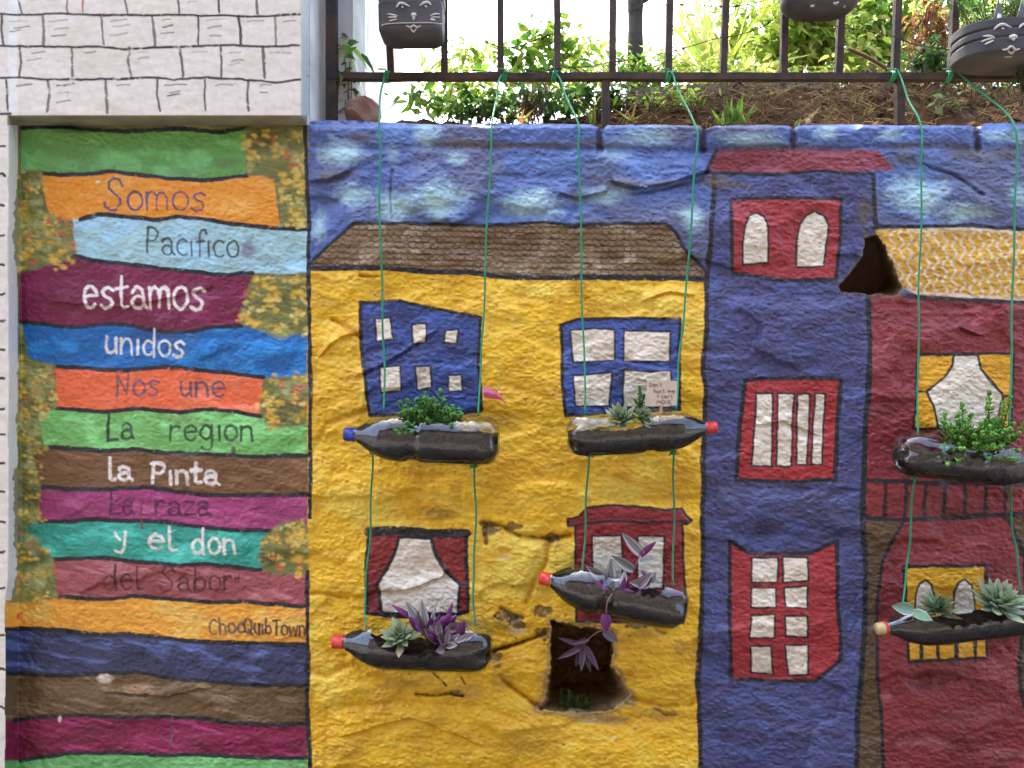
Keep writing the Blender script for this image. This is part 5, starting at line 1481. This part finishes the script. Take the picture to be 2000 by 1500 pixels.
# ------------------------------------------------------------------ cat faced planters hanging on the railing
def cat_planter(name, lab, cx, cy_top, cy_bot, w_top, w_bot, y, seed, square=True, bands=(.38, .58), face=None, ears=True, depth=.05, ear=(.27, .11, .24)):
    """cut plastic canister painted black, with grooves and a simple painted cat face"""
    top = P(cx, cy_top, y); bot = P(cx, cy_bot, y)
    k = (D + y) / D / S
    root = empty(name, bot, lab, "planter", "black cat planters on the railing")
    n, m = 40, 64
    vs = []; fs = []
    def ring(a):
        return 2.0 / (6.0 if square else 2.6)
    hgt = top.z - bot.z
    def surf(t, ang):
        w = (w_bot + (w_top - w_bot) * t) * k / 2
        r = 1.0
        e = max(0, 1 - t / (.09 if square else .16)); r *= 1 - (.13 if square else .26) * e ** 2.2
        for b in bands: r *= 1 - .05 * math.exp(-((t - b) / .022) ** 2)
        ex = ring(0)
        c, s_ = math.cos(ang), math.sin(ang)
        x = w * r * math.copysign(abs(c) ** ex, c); yy = depth * r * math.copysign(abs(s_) ** ex, s_)
        dn = .0015 * float(vnoise(np.array([ang * 2 + seed]), np.array([t * 6]), 14)[0])
        return Vector((bot.x + (top.x - bot.x) * t + x, y + yy + dn, bot.z + hgt * t + .0))
    for i in range(n + 1):
        for j in range(m):
            vs.append(surf(i / n, 2 * math.pi * j / m))
    for i in range(n):
        for j in range(m):
            fs.append((i * m + j, i * m + (j + 1) % m, (i + 1) * m + (j + 1) % m, (i + 1) * m + j))
    vs.append(Vector((bot.x, y, bot.z))); cidx = len(vs) - 1
    for j in range(m): fs.append((cidx, (j + 1) % m, j))
    # soil disc
    vs.append(Vector((top.x, y, top.z - .012))); cidx = len(vs) - 1
    for j in range(m): fs.append((cidx, n * m + j, n * m + (j + 1) % m))
    if ears:
        for sx in (-1, 1):
            ex = cx + sx * w_top * ear[0]
            for yo in (0,):
                base = len(vs)
                yf = y - depth + .002
                pts = [P(ex - w_top * ear[1], cy_top + 4, yf + .02), P(ex + w_top * ear[1], cy_top + 4, yf + .02), P(ex + sx * 2, cy_top - w_top * ear[2], yf + .024)]
                vs += [p for p in pts] + [p + Vector((0, .004, 0)) for p in pts]
                fs += [(base, base + 1, base + 2), (base + 5, base + 4, base + 3), (base, base + 3, base + 4, base + 1), (base + 1, base + 4, base + 5, base + 2), (base + 2, base + 5, base + 3, base)]
    body = mk("body", np.array([tuple(p) for p in vs]), fs, M["black"], root)
    mbx = MB()

    ff = (D + y - depth) / (D + y)
    cyt, cyb = cy_top, cy_bot

    def on(px_, py_, lift=.0012):
        px_ = 1000 + (px_ - 1000) * ff; py_ = 750 + (py_ - 750) * ff
        t = (cy_bot - py_) / (cy_bot - cy_top)
        w = (w_bot + (w_top - w_bot) * t) / 2
        q = max(-.98, min(.98, (px_ - cx) / w)); ex = ring(0)
        ang = -math.acos(math.copysign(abs(q) ** (1 / ex), q))
        p = surf(min(max(t, 0), 1), ang)
        return p + Vector((0, -lift, 0))
    for pts, r0 in face or []:
        pp = smooth_path([on(a, b) for a, b in pts], 5)
        nn = len(pp)
        mbx.tube(pp, [r0 * k * (.45 + .55 * math.sin(math.pi * (i + .5) / nn)) for i in range(nn)], 6)
    if face: mbx.build("face_paint", M["whitepaint"], root)
    return root, on, surf


yc = YF - .06
f1 = [([(774, 15), (781, 7), (790, 8), (800, 13)], 2.6), ([(820, 12), (828, 6), (836, 5), (842, 10)], 2.6), ([(784, 13), (788, 16)], 1.8), ([(830, 12), (834, 14)], 1.8), ([(804, 28), (808, 30), (813, 28)], 4.5), ([(808, 30), (808, 40)], 3), ([(757, 27), (766, 29), (776, 31)], 1.6), ([(758, 34), (768, 34), (776, 34)], 1.6), ([(760, 41), (775, 38)], 1.4), ([(840, 31), (850, 27), (858, 25)], 1.6), ([(842, 34), (858, 31)], 1.6), ([(840, 38), (850, 39)], 2), ([(794, 50), (801, 53), (808, 50), (815, 53), (822, 50)], 1.8), ([(802, 55), (808, 60), (814, 55)], 1.8)]
r1, on1, _ = cat_planter("cat_planter", "square black planter with a white cat face and twine, leftmost on the railing", 805, -56, 80, 130, 122, yc, 1, True, (.47, .66), f1, depth=.05)
mbx = MB(); mbx.tube(smooth_path([on1(a, b, .002) for a, b in [(744, 49), (760, 47), (800, 45.5), (840, 45), (860, 43), (871, 40)]], 5), .0013, 5); mbx.build("twine", M["twine"], r1)
f2 = [([(1578, 7), (1583, 5), (1588, 8)], 2.6), ([(1634, 1), (1640, 2), (1646, 0)], 2.6), ([(1668, 17), (1671, 18)], 2.5), ([(1600, -8), (1608, -4)], 3)]
cat_planter("cat_planter", "black cat planter in the middle of the railing, mostly above the picture", 1600, -118, 27, 152, 146, yc, 2, False, (.55, .75), f2, depth=.055)
f3 = [([(1946, 54), (1953, 48), (1962, 46), (1976, 52)], 2.8), ([(1958, 53), (1964, 54)], 2), ([(1990, 55), (1998, 48), (2010, 48)], 2.8), ([(1929, 64), (1940, 66), (1947, 71)], 2), ([(1927, 74), (1938, 71), (1946, 70)], 2), ([(1932, 81), (1945, 76)], 2), ([(1972, 72), (1980, 72), (1986, 72)], 5), ([(1979, 74), (1979, 80)], 3), ([(1960, 95), (1968, 95), (1976, 90), (1984, 96), (1992, 95)], 2.2), ([(1970, 97), (1976, 100), (1982, 97)], 2.2), ([(1960, 124), (1978, 126)], 1.2)]
r3_, on3, _ = cat_planter("cat_planter", "round black cat planter with pointed ears and a fern, rightmost on the railing", 1974, 62, 130, 214, 214, yc - .01, 3, False, (.48, .73), f3, depth=.075, ear=(.10, .085, .30))
mbx = MB()
ye = yc - .01 - .075 + .0205
EP = ((-8, 54), (8, 54), (5, 28), (-2, 26))
mbx.add([P(1951 + a, b, ye) for a, b in EP] + [P(1951 + a, b, ye + .0012) for a, b in EP], [(0, 1, 2, 3), (7, 6, 5, 4), (0, 4, 5, 1), (1, 5, 6, 2), (2, 6, 7, 3), (3, 7, 4, 0)])
mbx.build("ear_paint", M["whitepaint"], r3_)

# ------------------------------------------------------------------ greenery behind the railing
def shrub(name, lab, cat, px, py, rx, ry, y, n, ls, cols, group=None, ybase=None, depth=None, stems=7, droop=.3, aspect=.5, clump=10, spread=.30):
    """leafy shrub: branching stems and leaves held in clumps through the crown's volume"""
    k = (D + y) / D / S
    c = P(px, py, y); RX, RZ = rx * k, ry * k; RY = depth or RX * .6
    gz = ground_z(c.x, y) if ybase is None else ybase
    root = empty(name, (c.x, y, gz), lab, cat, group)
    ms = MB(); ml = MB()
    centres = []
    for q in range(clump):
        while True:
            d = Vector(rng.uniform(-1, 1, 3))
            if d.length < 1: break
        centres.append(c + Vector((d.x * RX, d.y * RY, d.z * RZ)))
    for q, cc in enumerate(centres):
        b0 = Vector((c.x + rng.normal(0, .2) * RX, y + rng.normal(0, .15) * RY, gz - .02))
        m = b0.lerp(cc, .55) + Vector((rng.normal(0, .12) * RX, 0, .1 * RZ))
        path = smooth_path([b0, m, cc], 6)
        ms.tube(path, [max(.0012, .004 * (1 - i / len(path)) * (RZ / .3) ** .5) for i in range(len(path))], 5, lin((96, 78, 56)))
    for i in range(n):
        cc = centres[rng.integers(len(centres))]
        p = cc + Vector((rng.normal(0, spread) * RX, rng.normal(0, spread) * RY, rng.normal(0, spread * .9) * RZ))
        if p.z < gz + .003: continue
        d = Vector((rng.normal(), rng.normal() * .8, rng.normal() * .6 - .1))
        s_ = ls * k * rng.uniform(.55, 1.25)
        leaf_blade(ml, p, d, s_, s_ * aspect, jitter(cols[rng.integers(len(cols))], .22), roll=rng.normal(0, .5), droop=droop, n=3)
    ms.build("stems", M["stem"], root); ml.build("leaves", M["leaf"], root)


LG = [(120, 170, 60), (96, 146, 54), (148, 190, 84), (84, 126, 58)]
YG = [(176, 194, 84), (150, 178, 74), (196, 204, 112), (126, 156, 68)]
DG = [(70, 104, 50), (56, 88, 44), (92, 126, 62), (84, 110, 70)]
shrub("shrub", "sunlit broad leaved shrub between the second and fourth bars", "shrub", 1060, 130, 75, 75, .62, 380, 25, LG + YG, aspect=.62, clump=16, spread=.26)
shrub("shrub", "low bright green ground shrub behind the left part of the rail", "shrub", 880, 196, 85, 36, .5, 300, 22, LG + YG, aspect=.6, clump=14)
shrub("shrub", "dark low shrub under the rail in the centre", "shrub", 1000, 210, 110, 30, .42, 420, 20, DG, aspect=.55, clump=18)
shrub("shrub", "dark tangle of small leaves below the rail right of centre", "shrub", 1165, 200, 75, 34, .42, 380, 18, DG, aspect=.5, clump=14)
shrub("shrub", "pale green shrub in front of the dark tree trunk", "shrub", 1255, 135, 70, 45, .7, 420, 20, LG + YG, aspect=.4, clump=16)
shrub("shrub", "yellow green shrub below the palm", "shrub", 1370, 150, 70, 40, .85, 420, 20, YG, aspect=.42, clump=16)
shrub("shrub", "low sunlit leaves along the rail behind the soil bank", "shrub", 1480, 165, 160, 26, .75, 560, 17, YG, aspect=.45, clump=24)
shrub("tree", "yellow green leafy tree behind the middle black planter", "tree", 1590, 70, 120, 95, 1.5, 1700, 24, YG, aspect=.5, clump=40, spread=.2)
shrub("tree", "green leafy tree filling the gap left of the dead fronds", "tree", 1705, 70, 85, 110, 1.7, 1600, 22, LG + YG, aspect=.52, clump=34, spread=.2)
shrub("tree", "darker green tree behind the rightmost cat planter", "tree", 1880, 60, 130, 110, 1.9, 2000, 22, DG + LG + YG, aspect=.5, clump=44, spread=.2)
shrub("tree", "far sunny tree between the palm and the middle planter", "tree", 1470, 40, 120, 110, 2.6, 900, 26, YG, aspect=.45, clump=30, spread=.22)
shrub("shrub", "green undergrowth under the rail at the far right", "shrub", 1930, 190, 90, 36, .55, 480, 18, DG + LG, aspect=.4, clump=20)
shrub("shrub", "leafy undergrowth right of the last slanting cord knot", "shrub", 1820, 120, 50, 36, .5, 300, 20, DG, aspect=.4, clump=14)
shrub("shrub", "pale low weeds covering the left end of the soil bank", "shrub", 1275, 200, 95, 30, .40, 420, 16, LG + YG, aspect=.42, clump=22)
shrub("shrub", "hazy yellow green bush far behind the gap between the second and third bars", "shrub", 930, 150, 90, 60, 1.5, 420, 20, YG, aspect=.5, clump=18)
shrub("shrub", "hazy pale bush far behind the third and fourth bars", "shrub", 1140, 130, 80, 60, 1.6, 420, 20, YG, aspect=.5, clump=18)
shrub("vine", "green vine climbing at the foot of the concrete pier", "vine", 684, 130, 20, 80, .15, 46, 32, LG + DG, aspect=.5, clump=10, depth=.02, droop=.6)
shrub("fern", "feathery fern growing out of the rightmost cat planter", "fern", 1925, 12, 80, 34, yc + .05, 800, 13, [(98, 142, 64), (78, 118, 52), (128, 166, 86)], aspect=.22, clump=26, ybase=P(1970, 42, yc).z, spread=.28)
shrub("fern", "dark green sprig hanging beside the rightmost cat planter", "fern", 1995, 152, 26, 26, .06, 150, 14, DG, aspect=.3, clump=8, ybase=P(1990, 190, .06).z)
shrub("dry_shrub", "brown withered fronds hanging beside the right tree", "dead branch", 1812, 60, 34, 75, 1.1, 380, 22, [(150, 104, 66), (126, 86, 54), (168, 126, 84)], aspect=.3, droop=.9, clump=18)
shrub("dry_shrub", "grey brown withered clump behind the second cord", "dead plant", 1040, 195, 26, 34, .34, 220, 15, [(132, 118, 92), (108, 96, 74), (156, 144, 118)], aspect=.25, droop=.6, clump=10)
shrub("weed", "small broad leaved weed on the soil right of the fifth cord", "weed", 1850, 205, 42, 20, .32, 34, 26, [(126, 150, 106), (98, 126, 80)], aspect=.42, clump=8)


def blades(name, lab, px, py, y, n, lnpx, wpx, cols, spread=.5, cat="grass tuft", lean=0.0, ybase=None, base=5):
    k = (D + y) / D / S
    p = P(px, py, y)
    root = empty(name, p, lab, cat)
    ml = MB()
    for i in range(n):
        a = rng.normal(lean, spread)
        d = Vector((math.sin(a), rng.normal(0, .3), math.cos(a)))
        leaf_blade(ml, p + Vector((rng.normal(0, base) * k, rng.normal(0, .01), 0)), d, lnpx * k * rng.uniform(.6, 1.1), wpx * k, jitter(cols[rng.integers(len(cols))], .15), roll=rng.normal(0, .7), droop=.15, n=6, point=3)
    ml.build("leaves", M["leaf"], root)


blades("grass_tuft", "green tuft of upright blades on the soil left of the red roof", 1432, 240, .24, 22, 62, 9, [(120, 160, 66), (98, 140, 58), (150, 176, 86)], .35, base=14)
blades("grass_tuft", "reddish green blades beside the third cord", 1020, 240, .22, 7, 50, 9, [(150, 160, 80), (170, 120, 80)], .5)
blades("grass_tuft", "short upright shoot by the left end of the sky wall", 1160, 242, .22, 6, 48, 9, [(110, 140, 66), (130, 150, 70)], .25)
blades("grass_tuft", "brown and green blades leaning over the soil beside the fourth cord", 1230, 242, .23, 12, 60, 7, [(140, 110, 66), (128, 140, 70), (160, 120, 80)], .7)
blades("grass_tuft", "tiny sprout beside the pale pebble", 1558, 243, .21, 4, 20, 5, [(120, 150, 70)], .5)
blades("palm", "yellow green palm with long arching leaves behind the railing", 1400, 165, 1.3, 34, 190, 20, YG + [(206, 206, 120)], .75, cat="palm", base=20)
blades("fern", "small dark weed growing inside the hole in the yellow wall", 1128, 1380, .05, 30, 40, 10, [(92, 128, 62), (78, 110, 54)], .8, cat="weed", base=16)

# tree behind the railing: bare trunk in the picture, its crown spreads above the picture and shades the soil bank
root = empty("tree", (P(1243, 150, 1.6).x, 1.6, 2.1), "tree with a dark bare trunk behind the fifth and sixth bars", "tree")
mbx = MB()
path = smooth_path([(P(1243, 150, 1.6).x, 1.6, 2.1), tuple(P(1241, 60, 1.6)), tuple(P(1243, -60, 1.6)), tuple(P(1248, -300, 1.6)), (.45, 1.7, 4.6)], 8)
mbx.tube(path, [.036 + .002 * math.sin(i * 1.3) - .0004 * i for i in range(len(path))], 16); mbx.build("trunk", M["bark"], root)
mbx = MB(); q = P(1260, 4, 1.6)
mbx.tube(smooth_path([q + Vector((-.03, 0, 0)), q + Vector((.02, 0, .03)), q + Vector((.05, 0, .14))], 5), [.018, .016, .015, .014, .013, .012, .011, .010, .009, .008, .008], 8)
for k in range(9):
    a = Vector(path[-1]) - Vector((0, 0, rng.uniform(0, .8))); e = Vector((.35 + rng.normal(0, .8), 1.8 + rng.normal(0, .6), 5.0 + rng.uniform(-.4, .8)))
    mbx.tube(smooth_path([a, a.lerp(e, .5) + Vector((0, 0, .15)), e], 5), .012, 6)
mbx.build("branch", M["bark"], root)
ml = MB()
cl = [Vector((.1 + 2.0 * a, 1.5 + 1.3 * b, 5.2 + .6 * c)) for a, b, c in rng.normal(0, .55, (80, 3))]
for k in range(7000):
    p = cl[rng.integers(len(cl))] + Vector(rng.normal(0, .16, 3))
    ln = rng.uniform(.07, .15)
    leaf_blade(ml, p, Vector((rng.normal(), rng.normal(), rng.normal() * .5 - .2)), ln, ln * .5, jitter(LG[rng.integers(4)], .2), droop=.2, n=2)
ml.build("crown", M["leaf"], root)
mbx = MB(); a = P(1658, 96, .2); b_ = P(1735, 136, .17)
mbx.tube(smooth_path([a, a.lerp(b_, .5) + Vector((0, 0, .004)), b_], 5), .0045, 6, lin((110, 74, 50)))
tag(mbx.build("stick", M["stem"]), "short brown broken stick leaning on the rail", "stick")
# weathered board edging the terrace
a = P(1225, 197, .56); b_ = P(1640, 172, .56)
mbx = MB()
dz = Vector((0, 0, .035)); dy = Vector((0, .02, 0))
mbx.add([a, b_, b_ + dz, a + dz, a + dy, b_ + dy, b_ + dz + dy, a + dz + dy], [(0, 1, 2, 3), (5, 4, 7, 6), (3, 2, 6, 7), (0, 4, 5, 1), (1, 5, 6, 2), (4, 0, 3, 7)], lin((120, 106, 92)))
tag(mbx.build("board", M["plain"], smooth=False), "grey weathered board lying along the back of the soil bank", "board")

# ------------------------------------------------------------------ the house on the other side of the lane (behind the viewer): it shuts off the low sky
root = empty("brick_house", (0, -5.2, 0), "dim brick house across the lane facing the painted wall", "house")
M["brick"] = mat("dark_brick", (.05, .036, .03), rough=.9, col2=(.07, .05, .04), nscale=3)
M["glass"] = mat("window_glass", (.02, .022, .025), rough=.08, spec=.6)
mb = MB()
YH = -4.6
def wall_with_openings(x0, x1, z0, z1, ops):
    xs_ = sorted({x0, x1, *[o[0] for o in ops], *[o[1] for o in ops]}); zs_ = sorted({z0, z1, *[o[2] for o in ops], *[o[3] for o in ops]})
    for a, b in zip(xs_[:-1], xs_[1:]):
        for c, d in zip(zs_[:-1], zs_[1:]):
            if any(o[0] <= (a + b) / 2 <= o[1] and o[2] <= (c + d) / 2 <= o[3] for o in ops): continue
            mb.add([(a, YH, c), (a, YH, d), (b, YH, d), (b, YH, c)], [(0, 1, 2, 3)])
OPS = [(-3.2, -2.2, 1.0, 2.2), (-.5, .45, 0.0, 2.1), (2.0, 3.2, 1.0, 2.2), (-3.2, -2.2, 3.3, 4.2), (-.6, .6, 3.3, 4.2), (2.0, 3.2, 3.3, 4.2)]
wall_with_openings(-6, 6, 0, 4.9, OPS)
mb.box((-6, YH - 4, 0), (6, YH - .25, 4.9))
mb.build("wall", M["brick"], root, smooth=False)
for o in OPS:
    m2 = MB(); nm = "door" if o[2] == 0 else "window"
    m2.box((o[0], YH - .12, o[2]), (o[1], YH - .08, o[3])); w_ = m2.build(nm, M["bark"] if nm == "door" else M["glass"], root, smooth=False)
m2 = MB()
m2.add([(-6.3, YH + .5, 4.85), (6.3, YH + .5, 4.85), (6.3, YH - 2, 5.7), (-6.3, YH - 2, 5.7), (-6.3, YH - 4.5, 4.85), (6.3, YH - 4.5, 4.85)], [(0, 1, 2, 3), (3, 2, 5, 4)])
m2.build("roof", M["brick"], root, smooth=False)
